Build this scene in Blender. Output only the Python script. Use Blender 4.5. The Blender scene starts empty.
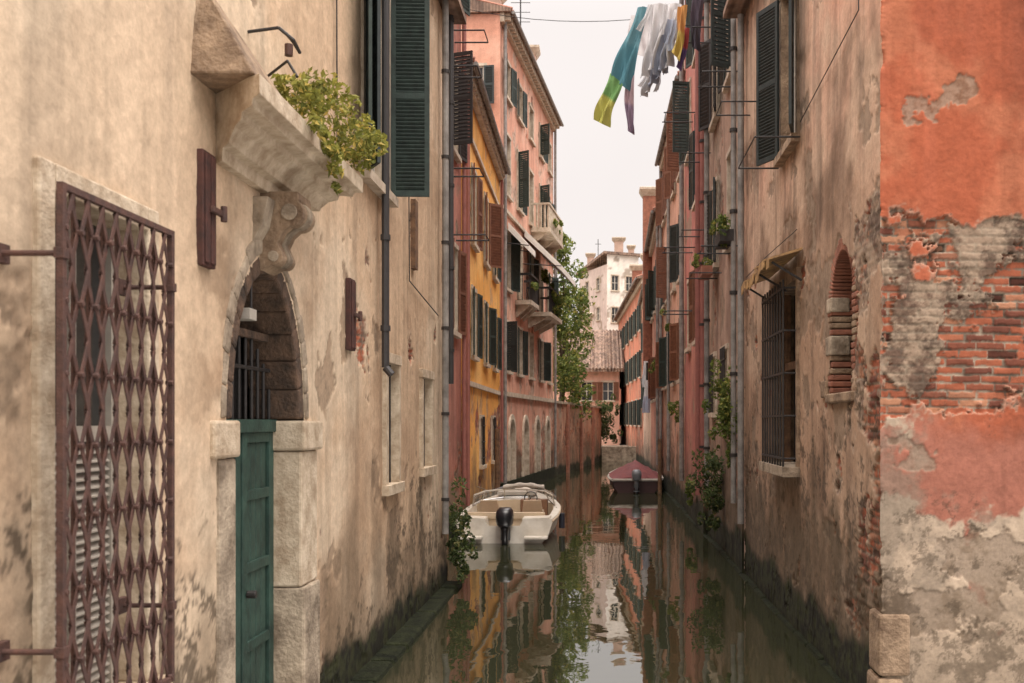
import bpy, math, random
import numpy as np
from mathutils import Vector
import bmesh
random.seed(11)
SC=bpy.context.scene
def C(r,g,b):
    f=lambda c:(c/255/12.92) if c/255<=.04045 else ((c/255+.055)/1.055)**2.4
    return np.array([f(r),f(g),f(b)])
# ------------------------------------------------------------------ noise
_T={}
def vnoise(u,v,seed):
    if seed not in _T: _T[seed]=np.random.RandomState(seed).rand(256,256)
    T=_T[seed]
    iu=np.floor(u).astype(int); iv=np.floor(v).astype(int)
    fu=u-iu; fv=v-iv; fu=fu*fu*(3-2*fu); fv=fv*fv*(3-2*fv)
    a=T[iu%256,iv%256]; b=T[(iu+1)%256,iv%256]; c=T[iu%256,(iv+1)%256]; d=T[(iu+1)%256,(iv+1)%256]
    return (a*(1-fu)+b*fu)*(1-fv)+(c*(1-fu)+d*fu)*fv
def fbm(u,v,sc,oc=5,seed=1,k=.55):
    t=0;a=1;s=0
    for i in range(oc):
        t=t+a*vnoise(u*sc*2**i+13.7*i,v*sc*2**i+5.1*i,seed+i); s+=a; a*=k
    return t/s
def ss(x,a,b):
    t=np.clip((x-a)/(b-a),0,1); return t*t*(3-2*t)
def mixc(A,B,m): return A*(1-m[...,None])+B*m[...,None]
# ------------------------------------------------------------------ materials
MATS={}
def newmat(name):
    m=bpy.data.materials.new(name); m.use_nodes=True; MATS[name]=m
    nt=m.node_tree; return m,nt,nt.nodes['Principled BSDF']
def mat(name,col,rough=.8,var=.35,scale=6,bump=.2,metal=0,col2=None,dist=.01,spec=.5):
    m,nt,b=newmat(name); N=nt.nodes; L=nt.links
    tc=N.new('ShaderNodeTexCoord'); no=N.new('ShaderNodeTexNoise'); no.inputs['Scale'].default_value=scale; no.inputs['Detail'].default_value=7; no.inputs['Roughness'].default_value=.65
    L.new(tc.outputs['Object'],no.inputs['Vector'])
    r=N.new('ShaderNodeValToRGB'); r.color_ramp.elements[0].position=.35; r.color_ramp.elements[1].position=.68
    c2=col*(1-var) if col2 is None else col2
    r.color_ramp.elements[0].color=(*c2,1); r.color_ramp.elements[1].color=(*col,1)
    L.new(no.outputs['Fac'],r.inputs['Fac']); L.new(r.outputs['Color'],b.inputs['Base Color'])
    b.inputs['Roughness'].default_value=rough; b.inputs['Metallic'].default_value=metal; b.inputs['Specular IOR Level'].default_value=spec
    if bump:
        n2=N.new('ShaderNodeTexNoise'); n2.inputs['Scale'].default_value=scale*6; n2.inputs['Detail'].default_value=6
        L.new(tc.outputs['Object'],n2.inputs['Vector'])
        bp=N.new('ShaderNodeBump'); bp.inputs['Strength'].default_value=bump; bp.inputs['Distance'].default_value=dist
        L.new(n2.outputs['Fac'],bp.inputs['Height']); L.new(bp.outputs['Normal'],b.inputs['Normal'])
    return m
def attrmat(name,scale=25,bump=.35,rough=.92,transl=0,lo=.82,hi=1.12):
    m,nt,b=newmat(name); N=nt.nodes; L=nt.links
    at=N.new('ShaderNodeAttribute'); at.attribute_name='Col'
    tc=N.new('ShaderNodeTexCoord'); no=N.new('ShaderNodeTexNoise'); no.inputs['Scale'].default_value=scale; no.inputs['Detail'].default_value=8; no.inputs['Roughness'].default_value=.7
    L.new(tc.outputs['Object'],no.inputs['Vector'])
    mr=N.new('ShaderNodeMapRange'); mr.inputs[1].default_value=.3; mr.inputs[2].default_value=.7; mr.inputs[3].default_value=lo; mr.inputs[4].default_value=hi
    L.new(no.outputs['Fac'],mr.inputs[0])
    vm=N.new('ShaderNodeVectorMath'); vm.operation='SCALE'; L.new(at.outputs['Color'],vm.inputs[0]); L.new(mr.outputs[0],vm.inputs['Scale'])
    L.new(vm.outputs[0],b.inputs['Base Color']); b.inputs['Roughness'].default_value=rough
    b.inputs['Specular IOR Level'].default_value=.25
    if bump:
        bp=N.new('ShaderNodeBump'); bp.inputs['Strength'].default_value=bump; bp.inputs['Distance'].default_value=.012
        L.new(no.outputs['Fac'],bp.inputs['Height']); L.new(bp.outputs['Normal'],b.inputs['Normal'])
    if transl:
        tr=N.new('ShaderNodeBsdfTranslucent'); L.new(vm.outputs[0],tr.inputs['Color'])
        mx=N.new('ShaderNodeMixShader'); mx.inputs[0].default_value=transl
        L.new(b.outputs[0],mx.inputs[1]); L.new(tr.outputs[0],mx.inputs[2]); L.new(mx.outputs[0],N['Material Output'].inputs['Surface'])
    return m
attrmat('wall_plaster'); attrmat('leaf',scale=3,bump=0,rough=.6,transl=.35,lo=.6,hi=1.3)
attrmat('cloth',scale=40,bump=.15,rough=.9,transl=.25,lo=.92,hi=1.05)
mat('stone',C(208,194,174),.85,.35,5,.5,col2=C(160,144,124))
mat('stone_old',C(186,170,148),.9,.5,4,.9,col2=C(108,94,78),dist=.018)
mat('stone_cream',C(210,194,170),.85,.3,6,.6,col2=C(156,136,112),dist=.014)
mat('stone_grey',C(150,138,122),.9,.5,6,.6)
mat('stone_brown',C(168,144,118),.9,.5,5,.9,col2=C(102,82,64),dist=.02)
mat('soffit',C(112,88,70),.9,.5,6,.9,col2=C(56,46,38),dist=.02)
mat('algae',C(44,48,30),.85,.6,5,.8,col2=C(16,20,12),dist=.03,spec=.15)
mat('rust',C(92,62,52),.7,.4,18,.5,col2=C(62,44,40))
mat('rust_red',C(84,48,40),.8,.4,10,.4,col2=C(54,34,30))
mat('iron',C(50,46,44),.6,.4,20,.3)
mat('pipe_grey',C(150,146,140),.6,.35,4,.2,col2=C(104,100,96))
mat('pipe_dark',C(58,56,56),.5,.3,6,.2)
mat('pipe_red',C(156,100,90),.7,.3,4,.2)
mat('shutter_green',C(50,66,60),.65,.35,9,.3,col2=C(32,44,40))
mat('shutter_dark',C(44,54,52),.6,.35,9,.3,col2=C(28,36,36))
mat('shutter_brown',C(128,84,62),.7,.4,9,.3)
mat('shutter_black',C(50,46,44),.7,.4,9,.3)
mat('door_green',C(52,80,70),.6,.35,5,.5,col2=C(30,50,44))
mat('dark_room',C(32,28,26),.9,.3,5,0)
mat('window_frame',C(200,192,178),.6,.2,8,.1)
mat('blind',C(176,168,156),.6,.25,8,.1)
mat('wood',C(128,96,68),.8,.4,9,.5,col2=C(74,54,40))
mat('tin',C(196,158,104),.6,.4,7,.3,col2=C(120,94,68))
mat('boat_white',C(226,220,208),.3,.1,3,.02,col2=C(200,192,178))
mat('boat_cream',C(200,180,152),.55,.15,5,.1)
mat('boat_wood',C(132,96,70),.5,.3,8,.1)
mat('boat_navy',C(48,50,62),.4,.2,5,.05)
mat('rope',C(120,108,92),.9,.2,8,.1)
mat('motor_black',C(34,34,38),.3,.2,4,.03)
mat('motor_grey',C(110,114,118),.4,.2,4,.03)
mat('tarp_red',C(128,62,60),.75,.3,4,.4,col2=C(96,46,48),dist=.03)
mat('hull_dark',C(60,36,34),.5,.3,4,.1)
mat('chrome',C(190,190,190),.25,.1,3,0,metal=1)
mat('awning',C(226,220,210),.8,.12,3,.1)
mat('brick_plain',C(158,104,82),.9,.4,6,.6,col2=C(118,76,60))
mat('plaster_plain',C(190,160,142),.9,.25,2,.3)
mat('canvas',C(176,168,156),.9,.2,6,.4)
mat('terracotta',C(156,102,80),.8,.3,8,.2)
mat('bark',C(80,64,50),.9,.4,10,.6)
mat('ground',C(140,128,112),.9,.3,.8,.3)
mat('mud',C(60,58,44),.9,.3,1,.2)
def tilemat():
    m,nt,b=newmat('roof_tile'); N=nt.nodes; L=nt.links
    tc=N.new('ShaderNodeTexCoord'); w=N.new('ShaderNodeTexWave'); w.inputs['Scale'].default_value=1.4; w.inputs['Distortion'].default_value=.6; w.bands_direction='X'
    w2=N.new('ShaderNodeTexWave'); w2.inputs['Scale'].default_value=.9; w2.inputs['Distortion'].default_value=.8; w2.bands_direction='Y'; w2.wave_profile='SAW'
    no=N.new('ShaderNodeTexNoise'); no.inputs['Scale'].default_value=3; no.inputs['Detail'].default_value=8
    for x in (w,w2,no): L.new(tc.outputs['Object'],x.inputs['Vector'])
    r=N.new('ShaderNodeValToRGB'); r.color_ramp.elements[0].position=.35; r.color_ramp.elements[1].position=.65
    r.color_ramp.elements[0].color=(*C(96,78,68),1); r.color_ramp.elements[1].color=(*C(156,130,112),1); L.new(no.outputs['Fac'],r.inputs['Fac'])
    L.new(r.outputs['Color'],b.inputs['Base Color']); b.inputs['Roughness'].default_value=.9
    ad=N.new('ShaderNodeMath'); ad.operation='ADD'; L.new(w.outputs['Fac'],ad.inputs[0]); L.new(w2.outputs['Fac'],ad.inputs[1])
    bp=N.new('ShaderNodeBump'); bp.inputs['Strength'].default_value=1; bp.inputs['Distance'].default_value=.08
    L.new(ad.outputs[0],bp.inputs['Height']); L.new(bp.outputs['Normal'],b.inputs['Normal'])
tilemat()
m,nt,b=newmat('glass'); b.inputs['Base Color'].default_value=(.03,.03,.03,1); b.inputs['Roughness'].default_value=.08
m,nt,b=newmat('windscreen'); b.inputs['Base Color'].default_value=(.5,.52,.52,1); b.inputs['Roughness'].default_value=.03; b.inputs['Alpha'].default_value=.3
# water
m,nt,b=newmat('water'); N=nt.nodes; L=nt.links
b.inputs['Base Color'].default_value=(.026,.028,.014,1); b.inputs['Roughness'].default_value=.012; b.inputs['IOR'].default_value=3.6
tc=N.new('ShaderNodeTexCoord'); mp=N.new('ShaderNodeMapping'); mp.inputs['Scale'].default_value=(1.2,.8,1); L.new(tc.outputs['Object'],mp.inputs['Vector'])
n1=N.new('ShaderNodeTexNoise'); n1.inputs['Scale'].default_value=1.0; n1.inputs['Detail'].default_value=2.5; n1.inputs['Distortion'].default_value=.5
n2=N.new('ShaderNodeTexNoise'); n2.inputs['Scale'].default_value=6; n2.inputs['Detail'].default_value=2
L.new(mp.outputs[0],n1.inputs['Vector']); L.new(mp.outputs[0],n2.inputs['Vector'])
mu=N.new('ShaderNodeMath'); mu.operation='MULTIPLY_ADD'; mu.inputs[1].default_value=.06; L.new(n2.outputs['Fac'],mu.inputs[0]); L.new(n1.outputs['Fac'],mu.inputs[2])
bp=N.new('ShaderNodeBump'); bp.inputs['Strength'].default_value=.3; bp.inputs['Distance'].default_value=.018
L.new(mu.outputs[0],bp.inputs['Height']); L.new(bp.outputs['Normal'],b.inputs['Normal'])
# ------------------------------------------------------------------ frames + mesh builder
class W:
    def __init__(s,P0,P1,side=1,u0=0):
        s.P0=Vector((P0[0],P0[1],0)); s.P1=Vector((P1[0],P1[1],0)); s.L=(s.P1-s.P0).length
        s.d=(s.P1-s.P0)/s.L; s.n=Vector((s.d.y,-s.d.x,0))*side; s.u0=u0; s.side=side
    def p(s,u,z,o=0): return s.P0+s.d*(u-s.u0)+s.n*o+Vector((0,0,z))
class MB:
    def __init__(s): s.v=[];s.f=[];s.m=[];s.mats=[]
    def mi(s,n):
        if n not in s.mats: s.mats.append(n)
        return s.mats.index(n)
    def add(s,vs,fs,mat):
        b=len(s.v); s.v+=[tuple(v) for v in vs]; k=s.mi(mat)
        for f in fs: s.f.append([b+i for i in f]); s.m.append(k)
    def hexa(s,P,mat): s.add(P,[(0,1,2,3),(7,6,5,4),(0,4,5,1),(1,5,6,2),(2,6,7,3),(3,7,4,0)],mat)
    def box(s,w,u0,u1,z0,z1,o0,o1,mat):
        s.hexa([w.p(u0,z0,o0),w.p(u1,z0,o0),w.p(u1,z1,o0),w.p(u0,z1,o0),w.p(u0,z0,o1),w.p(u1,z0,o1),w.p(u1,z1,o1),w.p(u0,z1,o1)],mat)
    def abox(s,x0,x1,y0,y1,z0,z1,mat):
        s.hexa([(x0,y0,z0),(x1,y0,z0),(x1,y1,z0),(x0,y1,z0),(x0,y0,z1),(x1,y0,z1),(x1,y1,z1),(x0,y1,z1)],mat)
    def ebox(s,o,a,b,c,mat):
        o=Vector(o);a=Vector(a);b=Vector(b);c=Vector(c)
        s.hexa([o,o+a,o+a+b,o+b,o+c,o+a+c,o+a+b+c,o+b+c],mat)
    def cyl(s,p,q,r,mat,n=8,r2=None):
        p=Vector(p);q=Vector(q);r2=r if r2 is None else r2
        t=(q-p).normalized(); a=t.orthogonal().normalized(); b=t.cross(a)
        A=[p+(a*math.cos(k*2*math.pi/n)+b*math.sin(k*2*math.pi/n))*r for k in range(n)]
        B=[q+(a*math.cos(k*2*math.pi/n)+b*math.sin(k*2*math.pi/n))*r2 for k in range(n)]
        s.add(A+B,[(k,(k+1)%n,n+(k+1)%n,n+k) for k in range(n)]+[tuple(range(n))[::-1],tuple(range(n,2*n))],mat)
    def path(s,pts,r,mat,n=8):
        for a,b in zip(pts[:-1],pts[1:]): s.cyl(a,b,r,mat,n)
    def sag(s,a,b,dz,r,mat,n=10):
        a=Vector(a);b=Vector(b); s.path([a.lerp(b,i/n)-Vector((0,0,dz*4*(i/n)*(1-i/n))) for i in range(n+1)],r,mat,5)
    def loft(s,rings,mat,closed=True,caps=True):
        n=len(rings[0]); vs=[p for r in rings for p in r]; fs=[]
        for i in range(len(rings)-1):
            for k in range(n if closed else n-1):
                k2=(k+1)%n; fs.append((i*n+k,i*n+k2,(i+1)*n+k2,(i+1)*n+k))
        if caps: fs.append(tuple(range(n))[::-1]); fs.append(tuple(range((len(rings)-1)*n,len(rings)*n)))
        s.add(vs,fs,mat)
    def prism(s,w,prof,u0,u1,mat,miter=0):
        s.loft([[w.p(u0-o*miter,z,o) for o,z in prof],[w.p(u1+o*miter,z,o) for o,z in prof]],mat)
    def obj(s,name,parent=None,bevel=0,smooth=False):
        me=bpy.data.meshes.new(name); me.from_pydata(s.v,[],s.f)
        for n in s.mats: me.materials.append(MATS[n])
        me.polygons.foreach_set('material_index',s.m)
        bm=bmesh.new(); bm.from_mesh(me); bmesh.ops.recalc_face_normals(bm,faces=bm.faces); bm.to_mesh(me); bm.free()
        if smooth: me.polygons.foreach_set('use_smooth',[True]*len(me.polygons))
        o=bpy.data.objects.new(name,me); SC.collection.objects.link(o)
        if parent: o.parent=parent
        if bevel:
            b=o.modifiers.new('b','BEVEL'); b.width=bevel; b.segments=2; b.limit_method='ANGLE'; b.angle_limit=math.radians(40)
        return o
def empty(name):
    e=bpy.data.objects.new(name,None); SC.collection.objects.link(e); return e
def gridmesh(name,V,col,keep,matn,parent=None,smooth=True):
    nz,nu,_=V.shape
    me=bpy.data.meshes.new(name); me.vertices.add(nz*nu); me.vertices.foreach_set('co',V.reshape(-1).astype(np.float32))
    idx=np.arange(nz*nu).reshape(nz,nu)
    q=np.stack([idx[:-1,:-1],idx[:-1,1:],idx[1:,1:],idx[1:,:-1]],-1)
    q=q[keep] if keep is not None else q.reshape(-1,4)
    nf=len(q); me.loops.add(nf*4); me.loops.foreach_set('vertex_index',q.reshape(-1).astype(np.int32))
    me.polygons.add(nf); me.polygons.foreach_set('loop_start',(np.arange(nf)*4).astype(np.int32)); me.polygons.foreach_set('loop_total',np.full(nf,4,np.int32))
    me.update(calc_edges=True); me.polygons.foreach_set('use_smooth',[smooth]*nf)
    a=me.color_attributes.new('Col','FLOAT_COLOR','POINT')
    rgba=np.concatenate([np.clip(col,0,1),np.ones((nz,nu,1))],-1); a.data.foreach_set('color',rgba.reshape(-1).astype(np.float32))
    me.materials.append(MATS[matn]); o=bpy.data.objects.new(name,me); SC.collection.objects.link(o)
    if parent: o.parent=parent
    return o
# ------------------------------------------------------------------ wall surfaces
def bricks(u,z,seed=5,bh=.07,bw=.25):
    zz=z+.010*np.sin(u*2.1)+.022*(fbm(u,z,1.2,3,seed+60)-.5)
    r=np.floor(zz/bh); fz=zz/bh-r
    uu=u/bw+(r%2)*.5+.13*np.sin(r*7.3)
    c=np.floor(uu); fu=uu-c
    rs=np.sin(r*127.1+c*311.7+seed)*43758.5453; rnd=rs-np.floor(rs)
    rs2=np.sin(r*27.1+c*91.7+seed)*13758.5; rnd2=rs2-np.floor(rs2)
    e=np.minimum(np.minimum(fu,1-fu)*bw,np.minimum(fz,1-fz)*bh)
    e=e+(fbm(u,z,22,4,seed+70,.7)-.5)*.03
    ins=ss(e,.004,.012)
    A=C(164,94,68);B=C(114,68,54);D=C(184,134,104)
    bc=mixc(A[None,None]*np.ones(u.shape+(3,)),B,ss(rnd,.35,.8)); bc=mixc(bc,D,ss(rnd2,.65,1)*.85)
    mort=mixc(C(164,148,130)*np.ones(u.shape+(3,)),C(104,92,80),ss(fbm(u,z,4,4,seed+80),.35,.65))
    return mixc(mort,bc,ins), ins*.016*(.2+1.1*rnd), rnd
def paint(u,z,p):
    s=p['seed']; one=np.ones(u.shape+(3,))
    col=p['a']*one
    if 'pre' in p: col=p['pre'](u,z,col)
    n=fbm(u,z,.55,6,s); col=mixc(col,p.get('b',p['a']*1.15) if 'b' in p else col*1.15,ss(n,.46,.66)*.8)
    n=fbm(u,z,1.0,6,s+10); dk=p['c'] if 'c' in p else col*.70
    col=mixc(col,dk,ss(n,.46,.74)*p.get('mott',.6))
    n=fbm(u*4,z*.35,1,5,s+20); col=mixc(col,col*.62,ss(n,.52,.74)*p.get('streak',.5))
    n=fbm(u*9,z*.3,1,5,s+26); col=mixc(col,col*.7,ss(n,.56,.76)*p.get('streak',.5)*.8)
    n=fbm(u*5,z*.3,1,4,s+23); col=mixc(col,np.minimum(col*1.2+.02,.8),ss(n,.56,.74)*p.get('streak',.5)*.6)
    f=fbm(u,z,9,5,s+30,.7); col=col*(.82+.38*f)[...,None]
    disp=(fbm(u,z,.8,4,s+31)-.5)*.03+(f-.5)*.014
    # peeled coat
    pk=p.get('peel',.0)
    n=fbm(u,z,1.0,7,s+40,.6)+pk+.10*ss(2.6-z,0,2.6)*p.get('low',1)
    pm=ss(n,.64,.655); col=mixc(col,mixc(p.get('d',C(150,132,112))*one,C(116,98,80),ss(f,.4,.7)),pm*.75); disp=disp-.010*pm
    # brick exposure
    if 'bf' in p:
        n=fbm(u,z,1.15,7,s+50,.62)+p['bf'](u,z); bm=ss(n,.6,.612)
        bc,bh,rnd=bricks(u,z,s)
        bc=bc*(.75+.5*f)[...,None]
        sm=fbm(u,z,1.9,7,s+55,.7)+(p['of'](u,z) if 'of' in p else 0)
        ov=ss(sm,.51,.55)*p.get('over',.75)   # mortar smears left on brick
        bc=mixc(bc,mixc(C(160,142,122)*one,C(98,84,72),ss(fbm(u,z,5,6,s+57,.78),.4,.62)),ov)
        dd=p.get('dep',.032)
        col=mixc(col,bc,bm); disp=disp*(1-.5*bm)-dd*bm+bh*bm*(1-ov*.6)+ov*bm*(.004+dd*1.1*fbm(u,z,5,6,s+58,.72))
        rim=ss(n,.575,.6)*(1-bm); col=mixc(col,C(182,164,144),rim*.45)
        if p.get('missing'): disp=disp-.03*bm*ss(rnd,.93,.96)*(1-ov); col=mixc(col,col*.45,bm*ss(rnd,.93,.96)*(1-ov))
    # black mould speckle low on the wall
    mz=p.get('mz',2.2); n=fbm(u,z,5,7,s+97,.8); n2=fbm(u,z,.9,5,s+98)
    mo=ss(n+.22*ss(mz+(n2-.5)*3-z,-.2,mz)-.10,.54,.66)*p.get('mould',.45)*ss(mz+(n2-.5)*3-z,0,.6)
    col=mixc(col,C(78,66,54)*one,mo)
    # damp and algae from the tide
    dz=p.get('damp',.45); n=fbm(u,z,1.4,5,s+90)
    st=ss(dz+1.5+(n-.5)*2.4+(fbm(u*3,z*.3,1,3,s+95)-.5)*1.5-z,0,1.4)*p.get('st',.6); col=mixc(col,C(98,84,66)*one*(.6+.7*f)[...,None],st)
    al=ss(dz+(n-.5)*.6-z,-.05,.18); col=mixc(col,mixc(C(50,54,32)*one,C(22,25,17),ss(f,.4,.6)),al*.96)
    k=p.get('ds',.04); lum=(col*np.array([.25,.6,.15])).sum(-1,keepdims=True); col=col*(1-k)+lum*k
    return col*p.get('gain',1.0),disp
def wallgrid(name,w,z0,z1,res,p,holes=(),parent=None,resz=None,flat_edge=True,ztop=None):
    nu=max(2,int(w.L/res)+1); nz=max(2,int((z1-z0)/(resz or res))+1)
    U,Z=np.meshgrid(np.linspace(0,w.L,nu),np.linspace(z0,z1,nz)); u=U+w.u0
    col,disp=paint(u,Z,p)
    e=np.minimum(U,w.L-U); disp=disp*ss(e,0,.05) if flat_edge else disp
    disp=disp-.012*ss(e,0,.05)
    if p.get('chip'):   # worn arris: same height-only profile on both faces of the corner
        ch=.035*ss(fbm(Z*0+3.3,Z,3.5,6,907,.65),.45,.7)
        disp=disp-ch*(1-ss(e,.0,.07))
    base=np.array(w.P0)[None,None]+np.array(w.d)*U[...,None]+np.array([0,0,1.])*Z[...,None]+np.array(w.n)*disp[...,None]
    if p.get('chip'): base=base+np.array(w.d)*(ch*(1-ss(U,0,.05)))[...,None]
    cu=(u[:-1,:-1]+u[1:,1:])/2; cz=(Z[:-1,:-1]+Z[1:,1:])/2; keep=np.ones(cu.shape,bool)
    for h in holes:
        if h[0]=='r': keep&=~((cu>h[1])&(cu<h[2])&(cz>h[3])&(cz<h[4]))
        else:
            _,uc,hw,za,zs,ri=h
            keep&=~(((abs(cu-uc)<hw)&(cz>za)&(cz<=zs))|((((cu-uc)/hw)**2+((cz-zs)/ri)**2<1)&(cz>zs)))
    return gridmesh(name,base,col,keep,'wall_plaster',parent)
def leaf(mb,w,uh,z0,z1,wd,dr,ang,matn,slat=.1,o=.04):
    a=math.radians(ang); e=w.d*dr*math.cos(a)+w.n*math.sin(a); t=(w.n*math.cos(a)-w.d*dr*math.sin(a))*.035
    O=w.p(uh,z0,o); up=Vector((0,0,1)); h=z1-z0; st=.055
    mb.ebox(O,e*st,up*h,t,matn); mb.ebox(O+e*(wd-st),e*st,up*h,t,matn)
    for zz in (0,h*.48,h-.07): mb.ebox(O+e*st+up*zz+t*.05,e*(wd-2*st),up*.07,t*.9,matn)
    z=.07; s=slat*.8
    while z<h-.08:
        mb.ebox(O+e*st+up*z+t*.1,e*(wd-2*st),up*.012,t*.75+up*s*.85,matn); z+=s
def arch_ring(mb,w,uc,hw,zs,ri,wd,o0,o1,matn,n=11,gap=.02,jit=0):
    for k in range(n):
        a0=math.pi*(k+gap)/n; a1=math.pi*(k+1-gap)/n; j=random.uniform(-jit,jit)
        def P(a,x,o): return w.p(uc-math.cos(a)*(hw+x),zs+math.sin(a)*(ri+x),o)
        m=2
        for i in range(m):
            b0=a0+(a1-a0)*i/m; b1=a0+(a1-a0)*(i+1)/m
            mb.hexa([P(b0,0,o0),P(b1,0,o0),P(b1,wd+j,o0),P(b0,wd+j,o0),P(b0,0,o1),P(b1,0,o1),P(b1,wd+j,o1),P(b0,wd+j,o1)],matn)
def win(mb,w,u,z,wd,h,frame='stone',shut=None,sc='shutter_green',a=8,slat=.1,rec=.16,fw=.1,flower=False,asym=None,bars=False):
    u0,u1,z1=u-wd/2,u+wd/2,z+h
    mb.box(w,u0-fw,u0,z,z1,-rec-.05,.022,frame); mb.box(w,u1,u1+fw,z,z1,-rec-.05,.022,frame)
    mb.box(w,u0-fw-.01,u1+fw+.01,z1,z1+fw,-rec-.05,.035,frame); mb.box(w,u0-fw-.04,u1+fw+.04,z-.1,z,-rec-.05,.1,frame)
    mb.box(w,u0,u1,z,z1,-rec-.05,-rec-.02,'glass')
    mb.box(w,u-.03,u+.03,z,z1,-rec-.02,-rec+.02,'window_frame')
    for zz in (z,z+h*.5,z1-.05): 
        mb.box(w,u0,u-.03,zz,zz+.045,-rec-.02,-rec+.012,'window_frame'); mb.box(w,u+.03,u1,zz,zz+.045,-rec-.02,-rec+.012,'window_frame')
    mb.box(w,u0,u0+.04,z+.045,z1-.05,-rec-.018,-rec+.014,'window_frame'); mb.box(w,u1-.04,u1,z+.045,z1-.05,-rec-.018,-rec+.014,'window_frame')
    if shut=='open':
        leaf(mb,w,u0-.01,z,z1,wd/2,-1,a if asym is None else asym[0],sc,slat); leaf(mb,w,u1+.01,z,z1,wd/2,1,a if asym is None else asym[1],sc,slat)
    if bars:
        k=u0+.1
        while k<u1: mb.cyl(w.p(k,z-.05,.06),w.p(k,z1+.05,.06),.012,'iron',6); k+=.14
        for zz in (z+.2,z+h*.5,z1-.2): mb.box(w,u0-.05,u1+.05,zz-.012,zz+.012,.05,.075,'iron')
def house(name,P0,P1,side,depth,zt,pt,res,wins=(),extra_holes=(),roof=True,sidewall=True,z0=-.4,sres=None,pts=None,pitch=.28,farwall=False,dent=False,eave=.38):
    E=empty(name); w=W(P0,P1,side,P0[1]); holes=list(extra_holes)
    mb=MB()
    for k in wins:
        wd,h=k[2],k[3]; fw=.1; holes.append(('r',k[0]-wd/2-fw*.5,k[0]+wd/2+fw*.5,k[1]-.05,k[1]+h+fw*.5)); win(mb,w,*k[:4],**(k[4] if len(k)>4 else {}))
    wallgrid('facade',w,z0,zt,res,pt,holes,E)
    if mb.v: mb.obj('windows',E)
    n2=Vector((w.n.x,w.n.y)); A=Vector(P0)-n2*depth; B=Vector(P1)-n2*depth
    if sidewall: wallgrid('end_wall',W(A,P0,side,0),z0,zt,sres or max(res,.1),pts or pt,(),E)
    m=MB()
    m.add([(P1[0],P1[1],z0),(B.x,B.y,z0),(B.x,B.y,zt),(P1[0],P1[1],zt)],[(0,1,2,3)],'plaster_plain')
    m.add([(A.x,A.y,z0),(B.x,B.y,z0),(B.x,B.y,zt),(A.x,A.y,zt)],[(0,1,2,3)],'plaster_plain')
    if not sidewall: m.add([(A.x,A.y,z0),(P0[0],P0[1],z0),(P0[0],P0[1],zt),(A.x,A.y,zt)],[(0,1,2,3)],'plaster_plain')
    m.obj('rear_walls',E)
    if roof:
        r=MB(); L=w.L; u0=w.u0
        r.prism(w,[(eave,zt+.02),(eave,zt+.12),(-depth/2,zt+.12+pitch*depth/2),(-depth-.3,zt+.1),(-depth-.3,zt+.02)],u0-.12,u0+L+.12,'roof_tile')
        k=u0
        while k<u0+L: r.cyl(w.p(k,zt+.12,eave+.04),w.p(k,zt+.13+pitch*2,-1.6),.07,'terracotta',6); k+=.24
        r.box(w,u0,u0+L,zt-.28,zt+.02,.0,.14,'stone')
        if dent:
            k=u0+.1
            while k<u0+L-.2: r.box(w,k,k+.16,zt-.2,zt+.018,.142,eave-.05,'stone'); k+=.34
        r.cyl(w.p(u0,zt+.02,eave+.07),w.p(u0+L,zt+.02,eave+.07),.06,'pipe_grey')
        r.obj('roof',E)
    return E,w
def chimney(mb,x,y,z0,z1,s=.5,matn='plaster_plain'):
    mb.abox(x-s/2,x+s/2,y-s/2,y+s/2,z0,z1-.45,matn)
    P=lambda k,z:[(x-k,y-k,z),(x+k,y-k,z),(x+k,y+k,z),(x-k,y+k,z)]
    mb.loft([P(s*.52,z1-.45),P(s*.78,z1-.15),P(s*.78,z1-.05),P(s*.5,z1)],'stone')
def foliage(name,blobs,size,cols,seed=1,parent=None,droop=0):
    rs=np.random.RandomState(seed); V=[];F=[];CC=[]
    for (c,r,n) in blobs:
        k=0
        sub=[(rs.normal(size=3)*.45,rs.uniform(.25,.5)) for _ in range(max(3,int(n/45)))]
        while k<n:
            sc,sr=sub[rs.randint(len(sub))]
            d=rs.normal(size=3); d/=np.linalg.norm(d); q=sc+d*sr*rs.uniform(.5,1)**.5
            p=np.array(c)+q*np.array(r)
            s=size*rs.uniform(.6,1.35); a=rs.normal(size=3); a/=np.linalg.norm(a); a[2]-=droop; b_=np.cross(a,rs.normal(size=3)); b_/=np.linalg.norm(b_)+1e-6
            i=len(V); nn=np.cross(a,b_)*.15*s
            V+=[p-a*s*.5,p+b_*s*.28+nn,p+a*s*.6,p-b_*s*.28+nn]; F.append((i,i+1,i+2,i+3))
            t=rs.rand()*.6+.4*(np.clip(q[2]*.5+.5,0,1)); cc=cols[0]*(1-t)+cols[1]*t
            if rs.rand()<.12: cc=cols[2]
            CC+=[cc]*4; k+=1
    me=bpy.data.meshes.new(name); me.from_pydata([tuple(v) for v in V],[],F)
    a=me.color_attributes.new('Col','FLOAT_COLOR','POINT'); a.data.foreach_set('color',np.concatenate([np.array(CC),np.ones((len(CC),1))],1).reshape(-1).astype(np.float32))
    me.materials.append(MATS['leaf']); o=bpy.data.objects.new(name,me); SC.collection.objects.link(o)
    if parent: o.parent=parent
    return o
GR=[C(60,78,40),C(124,136,66),C(160,154,80)]; YG=[C(84,94,42),C(166,162,78),C(200,178,98)]; DG=[C(44,56,34),C(92,106,60),C(120,118,70)]
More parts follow.
